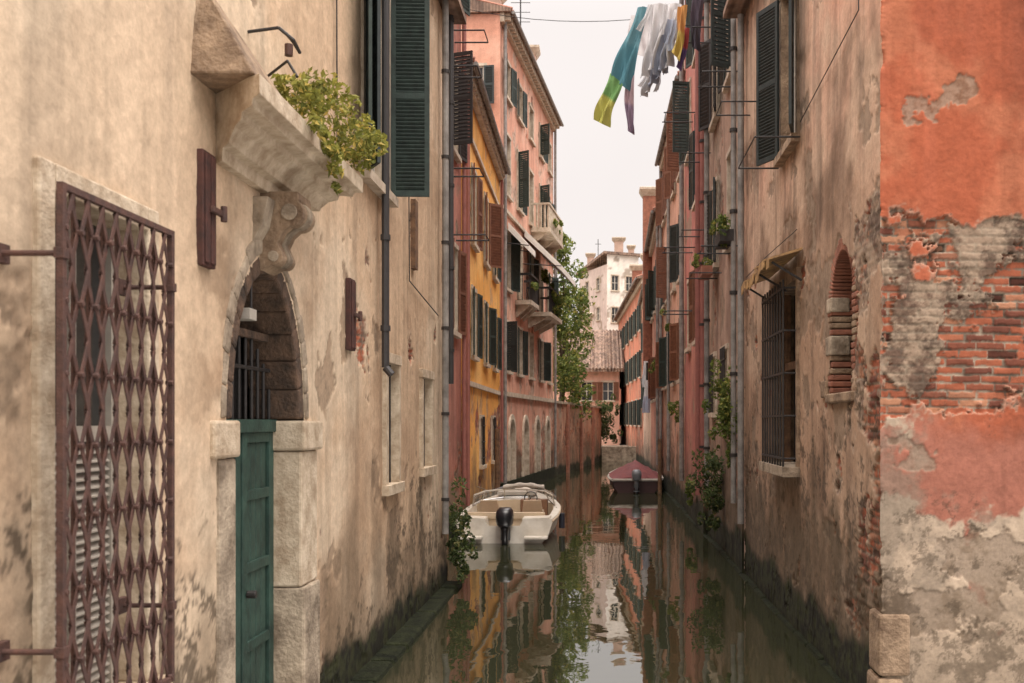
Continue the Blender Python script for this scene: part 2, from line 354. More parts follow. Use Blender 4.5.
# ================================================================== LEFT NEAR HOUSE
def pL(u,z,c):
    c=mixc(c,C(204,186,162),ss(8-u,0,4)*.5)
    d=np.sqrt(((u-7.44)/1.35)**2+((z-3.0)/1.5)**2)    # grime around the doorway
    c=mixc(c,C(146,122,98),ss(1.25-d,0,.5)*ss(fbm(u,z,2.5,6,44,.65),.42,.6)*.8)
    return c
PL=dict(seed=3,a=C(198,171,142),b=C(214,194,168),c=C(172,142,114),mott=.6,streak=.55,pre=pL,peel=-.03,d=C(162,138,114),damp=.42,st=.62,mould=.85,mz=1.9,ds=.0,
        bf=lambda u,z:-.09+.06*ss(1.2-z,0,1)-.2*ss(7-u,0,1))
LH=empty('plaster_house'); wl=W((-2.45,-2),(-2.45,16),1,-2)
dUC,dHW,dZS,dRI=7.44,.73,2.62,1.08
holes=[('r',4.4,5.46,1.2,3.70),('a',dUC,dHW+.14,-.5,dZS,dRI+.1),('r',11.35,12.15,1.78,3.38),('r',13.65,14.55,1.87,3.31),('r',10.3,11.6,5.15,7.6)]
wallgrid('facade',W((-2.45,3.2),(-2.45,16),1,3.2),-.4,9,.022,PL,holes,LH,flat_edge=False)
wallgrid('facade_rear',W((-2.45,-2),(-2.45,3.2),1,-2),-.4,9,.1,PL,(),LH,flat_edge=False)
wallgrid('end_wall',W((-10,-2),(-2.45,-2),1,0),-.4,9,.15,PL,(),LH)
m=MB(); m.add([(-2.45,16,-.4),(-10,16,-.4),(-10,16,9),(-2.45,16,9)],[(0,1,2,3)],'plaster_plain'); m.add([(-10,-2,-.4),(-10,16,-.4),(-10,16,9),(-10,-2,9)],[(0,1,2,3)],'plaster_plain')
m.prism(wl,[(.3,9.0),(.3,9.1),(-3.8,10.2),(-7.6,9.0)],-2.1,16.1,'roof_tile'); m.obj('rear_walls_and_roof',LH)
m=MB()
y=-2
while y<16:
    l=random.uniform(.7,1.3); y2=min(y+l,16); j=random.uniform(-.015,.015)
    m.box(wl,y,y2-.012,-.6,.05+j,-.1,.24+j,'algae'); y=y2
m.obj('foundation_ledge',LH,bevel=.04)
# grille window
m=MB()
m.box(wl,4.34,4.47,1.2,3.76,-.25,.02,'stone_cream'); m.box(wl,5.39,5.52,1.2,3.76,-.25,.02,'stone_cream'); m.box(wl,4.47,5.39,3.63,3.76,-.25,.021,'stone_cream'); m.box(wl,4.28,5.56,1.08,1.2,-.25,.08,'stone_cream')
m.obj('window_surround',LH,bevel=.012)
m=MB()
m.box(wl,4.47,5.39,1.2,3.63,-.25,-.22,'dark_room')
m.box(wl,4.47,4.54,1.2,3.63,-.215,-.15,'blind'); m.box(wl,5.32,5.39,1.2,3.63,-.215,-.15,'blind'); m.box(wl,4.54,5.32,2.5,2.58,-.215,-.152,'blind'); m.box(wl,4.9,4.96,1.2,3.63,-.214,-.148,'blind')
z=1.25
while z<2.48:
    for a,b in ((4.54,4.9),(4.96,5.32)):
        m.ebox(wl.p(a,z,-.2),wl.d*(b-a),Vector((0,0,.008)),wl.n*.04-Vector((0,0,.03)),'blind')
    z+=.045
m.box(wl,4.54,5.32,2.58,3.63,-.219,-.2,'glass')
m.obj('louvred_window',LH)
m=MB(); g0,g1,ga,gb,go=4.07,5.14,1.27,3.58,.25
m.box(wl,g0,g0+.03,ga,gb,go-.015,go+.015,'rust'); m.box(wl,g1-.03,g1,ga,gb,go-.015,go+.015,'rust')
m.box(wl,g0+.03,g1-.03,gb-.03,gb,go-.014,go+.014,'rust'); m.box(wl,g0+.03,g1-.03,ga,ga+.03,go-.014,go+.014,'rust')
nb=8; sp=(g1-g0-.06)/nb; per=.30; hz=ga+.03
def strap(ua,za,ub,zb,o):
    P=wl.p(ua,za,o);Q=wl.p(ub,zb,o); t=(Q-P).normalized(); s_=wl.n.cross(t)*.0125
    m.ebox(P-s_,Q-P,s_*2,wl.n*.007,'rust')
for i in range(nb+1):
    uu=g0+.03+i*sp
    k=0; z=hz
    while z<gb-.04:
        z2=min(z+per/2,gb-.03)
        for dr,o in ((1,.004),(-1,-.010)):
            s0=(k%2)
            a_=uu+(sp*.5*dr if s0 else 0); b_=uu+(0 if s0 else sp*.5*dr)
            if g0<=a_<=g1 and g0<=b_<=g1: strap(a_,z,b_,z2,go+o)
        if k%2==0: m.cyl(wl.p(uu,z,go-.018),wl.p(uu,z,go+.02),.014,'rust',6)
        z=z2;k+=1
    if 0<i<nb: m.box(wl,uu-.009,uu+.009,ga,gb,go-.034,go-.02,'rust')
for uu in (g0+.015,g1-.015):
    for z in (3.29,1.66): m.cyl(wl.p(uu,z,-.03),wl.p(uu,z,go),.013,'rust',8); m.box(wl,uu-.05,uu+.05,z-.04,z+.04,-.02,.012,'rust'); m.box(wl,uu-.022,uu+.022,z-.022,z+.022,go-.022,go+.022,'rust')
m.obj('window_grille',LH,bevel=.002)
# door
m=MB()
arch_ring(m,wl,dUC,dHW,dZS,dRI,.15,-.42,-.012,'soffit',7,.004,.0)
arch_ring(m,wl,dUC,dHW+.15,dZS,dRI+.15,.1,-.3,.006,'stone_old',9,.004,.03)
m.box(wl,dUC-dHW-.30,dUC-dHW,-.5,dZS-.26,-.3,.012,'stone_old'); m.box(wl,dUC+dHW,dUC+dHW+.46,1.25,dZS-.26,-.3,.012,'stone_cream')
m.box(wl,dUC+dHW-.0,dUC+dHW+.47,-.5,1.245,-.3,.035,'stone_old')
m.box(wl,dUC-dHW-.42,dUC-dHW+.02,dZS-.255,dZS-.01,-.3,.035,'stone_cream'); m.box(wl,dUC+dHW-.02,dUC+dHW+.52,dZS-.255,dZS-.01,-.3,.045,'stone_cream')
m.box(wl,dUC-dHW-.3,dUC+dHW+.3,-.5,.22,-.3,.25,'stone_old')
m.obj('door_arch',LH,bevel=.02)
m=MB()
m.box(wl,dUC-dHW,dUC+dHW,.22,2.52,-.30,-.25,'door_green'); m.box(wl,dUC-dHW,dUC+dHW,2.52,2.62,-.3,-.19,'door_green')
for a,b in ((dUC-dHW,dUC-.02),(dUC+.02,dUC+dHW)):
    m.box(wl,a+.0,a+.1,.22,2.52,-.25,-.215,'door_green'); m.box(wl,b-.1,b,.22,2.52,-.25,-.215,'door_green')
    for zz in (.22,.85,1.45,2.0,2.44): m.box(wl,a+.1,b-.1,zz,zz+.08,-.25,-.217,'door_green')
    for j in range(4): 
        x=a+.12+j*(b-a-.24)/4; m.box(wl,x,x+(b-a-.24)/4-.012,.3,2.44,-.25,-.238,'door_green')
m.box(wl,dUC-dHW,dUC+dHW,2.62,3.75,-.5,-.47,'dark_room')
for j in range(11):
    x=dUC-dHW+.06+j*.135; hh=dRI*math.sqrt(max(0,1-((x-dUC)/dHW)**2)); m.cyl(wl.p(x,2.62,-.24),wl.p(x,2.62+hh*.62,-.24),.015,'iron',6)
m.box(wl,dUC-dHW,dUC+dHW,3.0,3.03,-.255,-.225,'iron')
m.box(wl,dUC-dHW+.02,dUC+dHW-.02,3.24,3.30,-.27,-.21,'soffit')
m.cyl(wl.p(dUC+.1,1.3,-.21),wl.p(dUC+.1,1.3,-.14),.03,'iron',10)
m.obj('door',LH,bevel=.006)
m=MB(); m.box(wl,7.0,7.14,3.32,3.4,-.12,.0,'canvas'); m.cyl(wl.p(7.08,3.33,-.02),wl.p(7.08,3.62,-.02),.01,'iron',6); m.obj('hanging_box',LH,bevel=.02)  # small grey box on an iron hanger, gives no light
# canopy
m=MB()
prf=[(-.05,4.26),(.05,4.26),(.06,4.34),(.12,4.35),(.13,4.38),(.18,4.44),(.24,4.47),(.25,4.51),(.34,4.52),(.35,4.56),(.41,4.57),(.41,4.69),(-.05,4.75)]
m.prism(wl,prf,6.4,8.2,'stone_cream',miter=1)
m.obj('door_canopy',LH,bevel=.005)
m=MB(); m.add([wl.p(6.02,4.70,-.03),wl.p(6.02,4.70,.37),wl.p(6.75,4.70,.37),wl.p(6.8,4.71,-.03),wl.p(6.1,5.3,-.03),wl.p(6.14,5.3,.02)],[(0,1,5,4),(1,2,5),(2,3,4,5),(0,3,2,1)],'stone_brown'); m.obj('canopy_pediment',LH,bevel=.015)
m=MB()
def spiral(cx,cz,r,a0,a1,n): return [(cx+r*math.cos(a0+(a1-a0)*i/n),cz+r*math.sin(a0+(a1-a0)*i/n)) for i in range(n+1)]
prof=[(-.02,4.27),(.26,4.27),(.27,4.21)]+spiral(.2,4.12,.10,.9,-1.6,8)+[(.15,3.98),(.11,3.9)]+spiral(.085,3.80,.065,.6,-1.9,7)+[(-.02,3.70)]
m.prism(wl,prof,7.24,7.56,'stone_brown'); m.prism(wl,[(o*1.0+.016 if o>0 else o,z) for o,z in prof[3:-1]]+[(-.02,3.74),(-.02,4.2)],7.35,7.45,'stone_old')
for uu in (7.225,7.56): m.cyl(wl.p(uu,4.12,.2),wl.p(uu+.015,4.12,.2),.06,'stone_old',14); m.cyl(wl.p(uu,3.8,.085),wl.p(uu+.015,3.8,.085),.04,'stone_old',12)
m.prism(wl,[(-.02,4.2),(.1,4.2),(.06,4.0),(-.02,3.86)],7.08,7.24,'stone_old'); m.prism(wl,[(-.02,4.2),(.1,4.2),(.06,4.0),(-.02,3.86)],7.56,7.72,'stone_old')
m.obj('keystone_corbel',LH,bevel=.012)
m=MB()
m.path([wl.p(7.0,5.33,-.02),wl.p(7.0,5.36,.2),wl.p(7.02,5.28,.3),wl.p(7.1,5.22,.32),wl.p(7.12,5.3,.27),wl.p(7.1,5.36,.22)],.012,'iron'); m.path([wl.p(7.4,5.15,-.02),wl.p(7.2,5.2,.2),wl.p(7.1,5.05,.3)],.01,'iron')
m.cyl(wl.p(7.1,5.2,.24),wl.p(7.1,5.28,.24),.03,'rust',8); m.obj('iron_bracket',LH)
m=MB()
for uc,za,zb,wd in ((6.2,3.56,4.27,.2),(9.8,3.3,4.0,.2)):
    m.box(wl,uc-wd/2,uc+wd/2,za,zb,-.02,.03,'rust_red'); m.box(wl,uc-wd/2+.02,uc-.008,za+.02,zb-.02,.03,.042,'rust_red'); m.box(wl,uc+.008,uc+wd/2-.02,za+.02,zb-.02,.03,.042,'rust_red')
    zc=(za+zb)/2; m.box(wl,uc-.03,uc+wd/2+.04,zc-.02,zc+.02,.042,.07,'rust'); m.cyl(wl.p(uc+wd/2+.03,zc-.05,.07),wl.p(uc+wd/2+.03,zc+.05,.07),.022,'rust',8)
m.obj('iron_plates',LH,bevel=.006)
m=MB()
for u0,u1,za,zb in ((11.45,12.05,1.88,3.28),(13.75,14.45,1.97,3.21)):
    m.box(wl,u0-.12,u0,za,zb,-.2,.03,'stone_cream'); m.box(wl,u1,u1+.12,za,zb,-.2,.03,'stone_cream'); m.box(wl,u0-.13,u1+.13,zb,zb+.12,-.2,.04,'stone_cream'); m.box(wl,u0-.15,u1+.15,za-.12,za,-.2,.07,'stone_cream')
    m.box(wl,u0,u1,za,zb,-.2,-.14,'blind'); 
    for k in (u0+.15,u0+.3,u0+.45): m.cyl(wl.p(k,za,-.05),wl.p(k,zb,-.05),.012,'iron',6)
m.obj('small_windows',LH,bevel=.008)
m=MB(); win(m,wl,10.95,5.2,1.15,2.35,slat=.06)
leaf(m,wl,10.36,5.2,7.55,.66,-1,14,'shutter_green',.055); leaf(m,wl,11.55,5.2,7.55,.44,1,88,'shutter_green',.055); leaf(m,wl,10.4,5.2,7.55,.42,1,150,'shutter_dark',.055)
m.obj('shuttered_window',LH)
m=MB()
m.path([wl.p(11.0,3.12,.16),wl.p(11.0,3.2,.09),wl.p(11.0,5.35,.09),wl.p(11.0,8.9,.09)],.042,'pipe_dark',10)
for z in (3.6,4.6): m.cyl(wl.p(11.0,z,.09),wl.p(11.0,z+.06,.09),.055,'pipe_dark',10)
for uu,r,mm,zz in ((15.2,.05,'pipe_grey',.9),(15.75,.045,'pipe_dark',3.2)):
    m.cyl(wl.p(uu,zz,.1),wl.p(uu,9,.1),r,mm,12)
    for z in np.arange(zz+.5,9,1.3): m.cyl(wl.p(uu,z,.1),wl.p(uu,z+.05,.1),r+.012,'iron',12)
m.path([wl.p(12.7,5.9,.02),wl.p(12.75,4.4,.02),wl.p(15.0,4.2,.02)],.008,'iron',6)
m.path([wl.p(9.2,9,.02),wl.p(9.25,4.75,.02),wl.p(8.9,4.72,.02)],.008,'iron',6)
m.box(wl,13.0,13.2,4.6,5.5,-.02,.05,'wood')
m.obj('downpipes',LH)
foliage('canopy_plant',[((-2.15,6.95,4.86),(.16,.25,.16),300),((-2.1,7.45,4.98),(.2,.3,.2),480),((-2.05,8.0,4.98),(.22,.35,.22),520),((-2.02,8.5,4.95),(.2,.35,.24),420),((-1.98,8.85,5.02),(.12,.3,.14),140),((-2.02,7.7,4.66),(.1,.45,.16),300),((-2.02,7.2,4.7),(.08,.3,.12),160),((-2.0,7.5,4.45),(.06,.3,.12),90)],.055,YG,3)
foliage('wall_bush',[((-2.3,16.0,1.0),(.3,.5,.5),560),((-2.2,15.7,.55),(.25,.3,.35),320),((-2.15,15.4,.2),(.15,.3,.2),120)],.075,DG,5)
# ================================================================== LEFT ROW
S=lambda **k:k
RED=S(seed=101,a=C(168,108,92),b=C(184,126,108),c=C(138,90,80),streak=.6,bf=lambda u,z:-.12+.16*ss(3.2-z,0,1.5),damp=.5)
E,w=house('red_house',(-3.3,16.1),(-3.25,23.4),1,8,15,RED,.06,
 [(22.2,8.6,1.0,2.0,S(shut='open',sc='shutter_black',asym=(70,12))),(19.6,8.6,1.0,2.0,S(shut='open',sc='shutter_black',asym=(15,20))),(22.2,4.6,1.0,1.9,S(shut='open',sc='shutter_brown',asym=(12,10))),(19.6,4.6,1,1.9,S(shut='open',sc='shutter_brown')),(22.2,12,1,1.8,S(shut='open',sc='shutter_green',asym=(15,20)))])
m=MB()
for z,u in ((11.1,22.4),(9.9,21.2),(7.9,21.6),(6.7,22.6)):
    m.cyl(w.p(u,z,0),w.p(u,z,.75),.018,'iron',6); m.cyl(w.p(u-.7,z,0),w.p(u-.7,z,.75),.018,'iron',6); m.cyl(w.p(u,z,.75),w.p(u-.7,z,.75),.014,'iron',6)
m.cyl(w.p(23.2,.9,.1),w.p(23.2,15,.1),.05,'pipe_red',10)
m.obj('drying_racks',E)
ORG=S(seed=131,a=C(230,168,84),b=C(236,186,110),c=C(212,148,72),streak=.4,d=C(200,164,124),bf=lambda u,z:-.22+.30*ss(3.6-z,0,.9),over=.45,damp=.5,ds=.0)
fw=[(y,z,.95,h,S(shut='open',sc=s,asym=a)) for y,z,h,s,a in ((26,4.3,1.7,'shutter_green',(8,8)),(29.2,4.3,1.7,'shutter_green',(8,20)),(32,4.3,1.7,'shutter_green',(8,10)),(26,7.2,1.9,'shutter_brown',(8,8)),(29.2,7.2,1.9,'shutter_brown',(8,50)),(32,7.2,1.9,'shutter_green',(8,8)))]
E,w=house('orange_house',(-3.25,23.5),(-3.4,33.9),1,8,11.0,ORG,.07,fw+[(28,1.4,.8,1.3,S(bars=True)),(31.5,1.4,.8,1.3,S(bars=True))],dent=True,eave=.26)
m=MB()
for u in (23.9,33.6): m.cyl(w.p(u,.6,.1),w.p(u,10.9,.1),.05,'pipe_red',8)
m.box(w,23.5,33.9,3.5,3.62,.0,.06,'stone'); m.box(w,23.5,33.9,9.7,9.8,.0,.06,'stone'); m.obj('string_courses',E)
PNK=S(seed=161,a=C(212,158,134),b=C(222,178,154),c=C(190,134,110),streak=.5,d=C(196,174,156),bf=lambda u,z:-.13+.2*ss(3.4-z,0,2),damp=.5,over=.5)
pw=[]
for j,y in enumerate((35.4,37.9,40.6,43.3,45.8)):
    for z,h in ((4.4,1.7),(7.3,2.0),(10.6,2.1),(14.0,1.3)):
        pw.append((y,z,.95,h,S(shut='open' if (j*3+int(z))%5>1 else None,sc='shutter_green' if (j+int(z))%4 else 'shutter_dark',asym=(random.choice((8,8,12,60)),random.choice((8,12,30))))))
E,w=house('pink_house',(-3.4,34),(-2.2,47),1,9,16.5,PNK,.08,pw,
  extra_holes=[('a',u,.62,0,2.2,.62) for u in (36.2,39.2,42.2,45.2)],dent=True)
m=MB()
for u in (36.2,39.2,42.2,45.2):
    arch_ring(m,w,u,.5,2.2,.5,.18,-.3,.05,'stone',9); m.box(w,u-.68,u-.5,.0,2.2,-.3,.05,'stone'); m.box(w,u+.5,u+.68,.0,2.2,-.3,.05,'stone'); m.box(w,u-.6,u+.6,.0,2.9,-.34,-.28,'shutter_brown' if u<40 else 'dark_room')
m.box(w,34,47.05,3.5,3.66,0,.09,'stone'); m.box(w,34,47.05,9.9,10.02,0,.09,'stone'); m.box(w,34,47.05,.0,.5,0,.1,'algae')
m.cyl(w.p(34.3,.5,.12),w.p(34.3,16.4,.12),.06,'pipe_grey',8); m.cyl(w.p(46.9,.5,.12),w.p(46.9,16.4,.12),.06,'pipe_grey',8)
m.obj('arcade',E)
m=MB() # balconies
def balcony(u0,u1,z,o,iron=False):
    m.box(w,u0,u1,z-.16,z,0.002,o,'stone')
    for k in (u0+.2,(u0+u1)/2,u1-.35): m.prism(w,[(0.002,z-.16),(o*.8,z-.16),(o*.6,z-.32),(0.002,z-.62)],k,k+.18,'stone')
    mt='iron' if iron else 'stone'
    m.box(w,u0,u1,z+.92,z+1.0,o-.14,o,mt); m.box(w,u0,u0+.1,z+.92,z+.999,0.002,o-.14,mt); m.box(w,u1-.1,u1,z+.92,z+.999,0.002,o-.14,mt)
    k=u0+.07
    while k<u1:
        if iron: m.cyl(w.p(k,z,o-.07),w.p(k,z+.92,o-.07),.014,mt,5)
        else: m.cyl(w.p(k,z,o-.07),w.p(k,z+.45,o-.07),.05,mt,6,.075); m.cyl(w.p(k,z+.45,o-.07),w.p(k,z+.92,o-.07),.075,mt,6,.04)
        k+=.14 if iron else .22
    for e in (u0+.05,u1-.05):
        k=.1
        while k<o-.15: m.cyl(w.p(e,z,k),w.p(e,z+.92,k),.014 if iron else .05,mt,5); k+=.16
balcony(40.4,44.6,10.45,.8); balcony(39.6,43.0,6.95,.95,True); balcony(36.9,38.9,7.1,.6,True)
m.obj('balconies',E)
m=MB()
def awning(u0,u1,zt,zb,o):
    n=int((u1-u0)/.25)
    for i in range(n):
        a=u0+(u1-u0)*i/n; b=u0+(u1-u0)*(i+1)/n
        m.hexa([w.p(a,zt,.06),w.p(b,zt,.06),w.p(b,zb,o),w.p(a,zb,o),w.p(a,zt+.03,.06),w.p(b,zt+.03,.06),w.p(b,zb+.03,o),w.p(a,zb+.03,o)],'awning')
        m.box(w,a,b-.02,zb-.2,zb,o-.01,o+.01,'awning')
    for e in (u0,u1):
        m.cyl(w.p(e,zb,o),w.p(e,zb+.1,.0),.02,'iron',6); m.hexa([w.p(e-.01,zt,.06),w.p(e+.01,zt,.06),w.p(e+.01,zb,o),w.p(e-.01,zb,o),w.p(e-.01,zt-.25,.06),w.p(e+.01,zt-.25,.06),w.p(e+.01,zb-.2,o),w.p(e-.01,zb-.2,o)],'awning')
awning(38.6,43.2,10.0,8.6,1.5); awning(35.2,36.6,9.6,8.8,.8)
m.obj('awnings',E)
foliage('balcony_plants',[((w.p(41.3,7.6,.95)),(.35,1.6,.5),520),((w.p(41,8.3,.5)),(.3,1.0,.5),260),((w.p(42,10.9,.9)),(.2,1.6,.25),160),((w.p(37.9,7.6,.6)),(.2,.8,.3),120)],.14,GR,8,E)
m=MB(); chimney(m,-3.85,35.2,15.5,17.9,.75,'plaster_plain'); chimney(m,-3.1,43.8,16,19.0,.6,'plaster_plain'); chimney(m,-4.6,38,16,18.8,.5,'plaster_plain')
m.cyl((-3.3,41.5,16.5),(-3.3,41.5,20.2),.03,'iron',6)
for z in (19.2,19.6,20): m.cyl((-3.7,41.5,z),(-2.9,41.5,z),.015,'iron',5)
m.cyl((-4.2,36,16.5),(-4.2,36,19),.025,'iron',6)
m.obj('chimneys_and_antennas',E)
we=W((-12.4,34.0),(-3.4,34.0),1,-12.4); m=MB(); win(m,we,-4.3,13.4,.7,1.3,shut='open',sc='shutter_dark',rec=.02); 
m.obj('end_wall_window',E)
GW=S(seed=191,a=C(172,126,102),b=C(192,152,126),c=C(138,96,78),bf=lambda u,z:.04,over=.5,damp=.5,missing=False)
E=empty('brick_garden_wall'); wg=W((-2.2,47.1),(0.1,66),1,47.1); wallgrid('face',wg,-.4,3.5,.07,GW,(),E)
m=MB(); m.box(wg,47.1,66.1,3.5,3.62,-.35,.06,'stone_old'); m.add([wg.p(47.1,-.4,-.3),wg.p(66.1,-.4,-.3),wg.p(66.1,3.5,-.3),wg.p(47.1,3.5,-.3)],[(0,1,2,3)],'brick_plain')
for u in (51,56,61): m.box(wg,u,u+.5,-.3,3.5,.0,.12,'brick_plain')
m.obj('coping',E)
def tree(name,base,h,blobs,size,cols,seed):
    E=empty(name); m=MB(); b=Vector(base); top=b+Vector((.2,.3,h*.45)); m.cyl(b,top,.2,'bark',8,.13)
    for c,r,n in blobs: m.cyl(top-Vector((0,0,random.uniform(0,1))),Vector(c),.07,'bark',6,.02)
    m.obj('trunk',E); foliage('crown',blobs,size,cols,seed,E)
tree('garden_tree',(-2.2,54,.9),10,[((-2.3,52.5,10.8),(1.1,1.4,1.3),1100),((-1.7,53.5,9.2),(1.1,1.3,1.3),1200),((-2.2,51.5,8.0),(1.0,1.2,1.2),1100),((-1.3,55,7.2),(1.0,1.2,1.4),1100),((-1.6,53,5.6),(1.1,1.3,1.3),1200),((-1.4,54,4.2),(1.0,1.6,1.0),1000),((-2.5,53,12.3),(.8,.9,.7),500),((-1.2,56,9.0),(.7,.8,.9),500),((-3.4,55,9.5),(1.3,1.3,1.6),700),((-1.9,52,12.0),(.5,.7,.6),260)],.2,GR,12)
foliage('ivy',[((0.35,66.2,2.6),(.6,.5,1.2),900),((.1,65.6,3.6),(.5,.6,.5),300),((1.0,66.6,1.7),(.5,.4,.6),260),((.7,66.4,3.6),(.5,.4,.7),300)],.17,DG,14)
# ================================================================== FAR HOUSES
FP=S(seed=221,a=C(210,164,142),b=C(220,178,156),c=C(194,146,124),streak=.4,damp=-2,st=0,mould=0)
E=empty('tiled_house'); wf=W((-6,75),(1.45,75),1,-6); mw=MB()
for u in (-1.0,.6): win(mw,wf,u,4.2,.8,1.4,shut='open',sc='shutter_brown',rec=.1)
wallgrid('facade',wf,0,6.5,.15,FP,[('r',-1.45,-.55,4.15,5.65),('r',.15,1.05,4.15,5.65)],E); mw.obj('windows',E)
m=MB(); m.hexa([(-6.3,74.5,6.35),(1.8,74.5,6.35),(1.8,82,9.9),(-6.3,82,9.9),(-6.3,74.5,6.55),(1.8,74.5,6.55),(1.8,82,10.1),(-6.3,82,10.1)],'roof_tile')
for k in np.arange(-6.2,1.8,.27): m.cyl((k,74.45,6.56),(k,82,10.11),.085,'roof_tile',6)
m.add([(1.45,75,0),(1.45,82,0),(1.45,82,9.9),(1.45,75,6.5)],[(0,1,2,3)],'plaster_plain'); chimney(m,-1.0,79,8,11.2,.7); m.abox(-6,1.45,81.8,82,0,9.9,'plaster_plain'); m.obj('roof',E)
WT=S(seed=251,a=C(222,214,202),b=C(232,224,212),c=C(204,194,182),streak=.3,damp=-2,st=0,mould=0)
WT2=S(seed=261,a=C(196,176,164),b=C(206,188,176),c=C(178,158,146),streak=.3,damp=-2,st=0,mould=0)
E=empty('white_tower_house'); wa=W((.7,100),(3.9,101.5),1,0); wb=W((-2.2,107),(.7,100),1,0); mw=MB(); hs=[];hs2=[]
for u in (.9,2.5):
    for z in (12.6,15.8): win(mw,wa,u,z,.75,1.5,rec=.1,shut=None); hs.append(('r',u-.42,u+.42,z-.05,z+1.55))
for u in (2.2,5.2):
    for z in (13,16): win(mw,wb,u,z,.8,1.3,rec=.1); hs2.append(('r',u-.45,u+.45,z-.05,z+1.35))
wallgrid('front',wa,0,19.4,.2,WT,hs,E); wallgrid('flank',wb,0,18.4,.2,WT2,hs2,E); mw.obj('windows',E)
m=MB(); m.hexa([(.4,99.6,19.4),(4.2,101.3,19.4),(2,110,19.4),(-2.6,107.4,18.3),(.4,99.6,19.65),(4.2,101.3,19.65),(2,110,19.65),(-2.6,107.4,18.6)],'roof_tile')
m.add([(3.9,101.5,0),(1.5,109,0),(1.5,109,19.4),(3.9,101.5,19.4)],[(0,1,2,3)],'plaster_plain'); chimney(m,1.9,101.5,19.5,21.3,.9); chimney(m,-1.0,105,18.4,20.3,.7); chimney(m,3.2,103,19.4,20.8,.6)
m.cyl((-.2,104,18),(-.2,104,21.6),.04,'iron',5); m.cyl((-.5,104,21.1),(.1,104,21.1),.03,'iron',5); m.obj('roof',E)
for i,(x0,x1,y,zt,a) in enumerate(((-14,-4,90,14,C(206,150,120)),(4.5,14,95,13,C(200,140,110)),(3.9,9,112,12,C(210,180,150)))):
    house('distant_house',(x0,y),(x1,y),1,8,zt,S(seed=300+i,a=a,damp=-2,st=0),.25,[(u,z,.9,1.5,S(shut='open',sc='shutter_green')) for u in (y+2,y+5,y+7.5) for z in (4,8) if u-y<x1-x0-1])
# ================================================================== RIGHT NEAR HOUSE (brick corner)
def preF(u,z,c):
    n=fbm(u,z,.9,7,77,.62); lo=mixc(C(190,170,148)*np.ones(c.shape),C(166,100,82),ss(n+.17*ss(z,1.5,2.4)-.09,.51,.55)*.9)
    lo=mixc(lo,C(142,128,112),ss(fbm(u,z,1.7,6,78,.65),.48,.6)*.65)
    up=mixc(C(172,94,66)*np.ones(c.shape),C(184,112,82),ss(fbm(u,z,2,5,79),.45,.65))
    up=mixc(up,C(128,76,58),ss(fbm(u,z,.7,6,74),.46,.6)*.65)
    return mixc(lo,up,ss(z+(n-.5)*1.2,2.5,2.8))
PF=S(seed=401,a=C(180,90,64),mott=.55,streak=.5,pre=preF,peel=-.07,low=1,d=C(156,138,120),missing=True,over=.9,gain=.80,mould=.6,mz=3.2,dep=.05,ds=0,chip=True,
     of=lambda u,z:.03-.10*ss(u,2.7,3.0)+.07*ss(2.9-z,0,.4)+.05*ss(z,4.0,4.3),
     bf=lambda u,z:-.17+.36*ss(z,2.1,2.8)*ss(4.75-z,0,.6)-.06*ss(z,4.6,5.2),damp=.15,st=.3)
RH=empty('brick_house')
wallgrid('canal_front',W((2.4,8.57),(4.9,8.57),1,2.4),-.4,8,.010,PF,(),RH,flat_edge=True)
PF2=dict(PF); PF2['chip']=False
wallgrid('canal_front_rear',W((4.9,8.57),(9,8.57),1,4.9),-.4,8,.06,PF2,(),RH)
def preS(u,z,c):
    n=fbm(u,z,.8,5,83)
    c=mixc(c,C(204,160,134),ss(z+(n-.5)*2,4.6,5.6)); c=mixc(c,C(196,132,104),ss(z+(n-.5)*1.5,6.4,7.4)*ss(13-u,0,2)*.6)
    return c
PS=S(seed=431,a=C(174,143,118),b=C(192,165,140),c=C(126,100,80),mott=.9,streak=.8,pre=preS,peel=.06,d=C(148,128,108),over=.85,missing=True,mould=.8,mz=4.2,gain=.95,chip=True,
     bf=lambda u,z:-.08+.14*ss(9.5-u,0,.8)*ss(4.9-z,0,.6)*ss(z,1.6,2.4)+.1*ss(10.9-u,0,.5)*ss(4.8-z,0,.5)*ss(z,2.6,3)+.05*ss(4.2-z,0,2)-.15*ss(z,4.8,5.5),damp=.65,st=.8)
wr=W((2.4,8.57),(2.45,17),-1,8.57)
nUC,nHW=10.05,.42
bw0,bw1,bz0,bz1=12.3,13.9,2.05,4.35
wallgrid('side_wall',wr,-.4,9.5,.02,PS,[('a',nUC,nHW+.06,2.9,3.9,nHW+.06),('r',bw0-.06,bw1+.06,bz0-.06,bz1+.06),('r',12.25,13.35,6.05,8.3)],RH)
m=MB(); m.add([(2.45,17,-.4),(9,17,-.4),(9,17,9.5),(2.45,17,9.5)],[(0,1,2,3)],'plaster_plain'); m.add([(9,8.57,-.4),(9,17,-.4),(9,17,9.5),(9,8.57,9.5)],[(0,1,2,3)],'plaster_plain')
m.hexa([(2.1,8.3,9.5),(9.3,8.3,9.5),(9.3,17.1,9.5),(2.1,17.1,9.5),(2.1,8.3,9.6),(9.3,8.3,10.3),(9.3,17.1,10.3),(2.1,17.1,9.6)],'roof_tile')
m.add([(2.4,8.58,7.9),(9,8.58,7.9),(9,8.58,9.5),(2.4,8.58,9.5)],[(0,1,2,3)],'plaster_plain')
m.add([(2.45,8.64,-.4),(2.47,8.64,-.4),(2.47,8.64,9.4),(2.45,8.64,9.4)],[(0,1,2,3)],'brick_plain'); m.obj('rear_walls_and_roof',RH)
m=MB() # niche
m.box(wr,nUC-nHW,nUC+nHW,2.9,4.35,-.32,-.26,'dark_room')
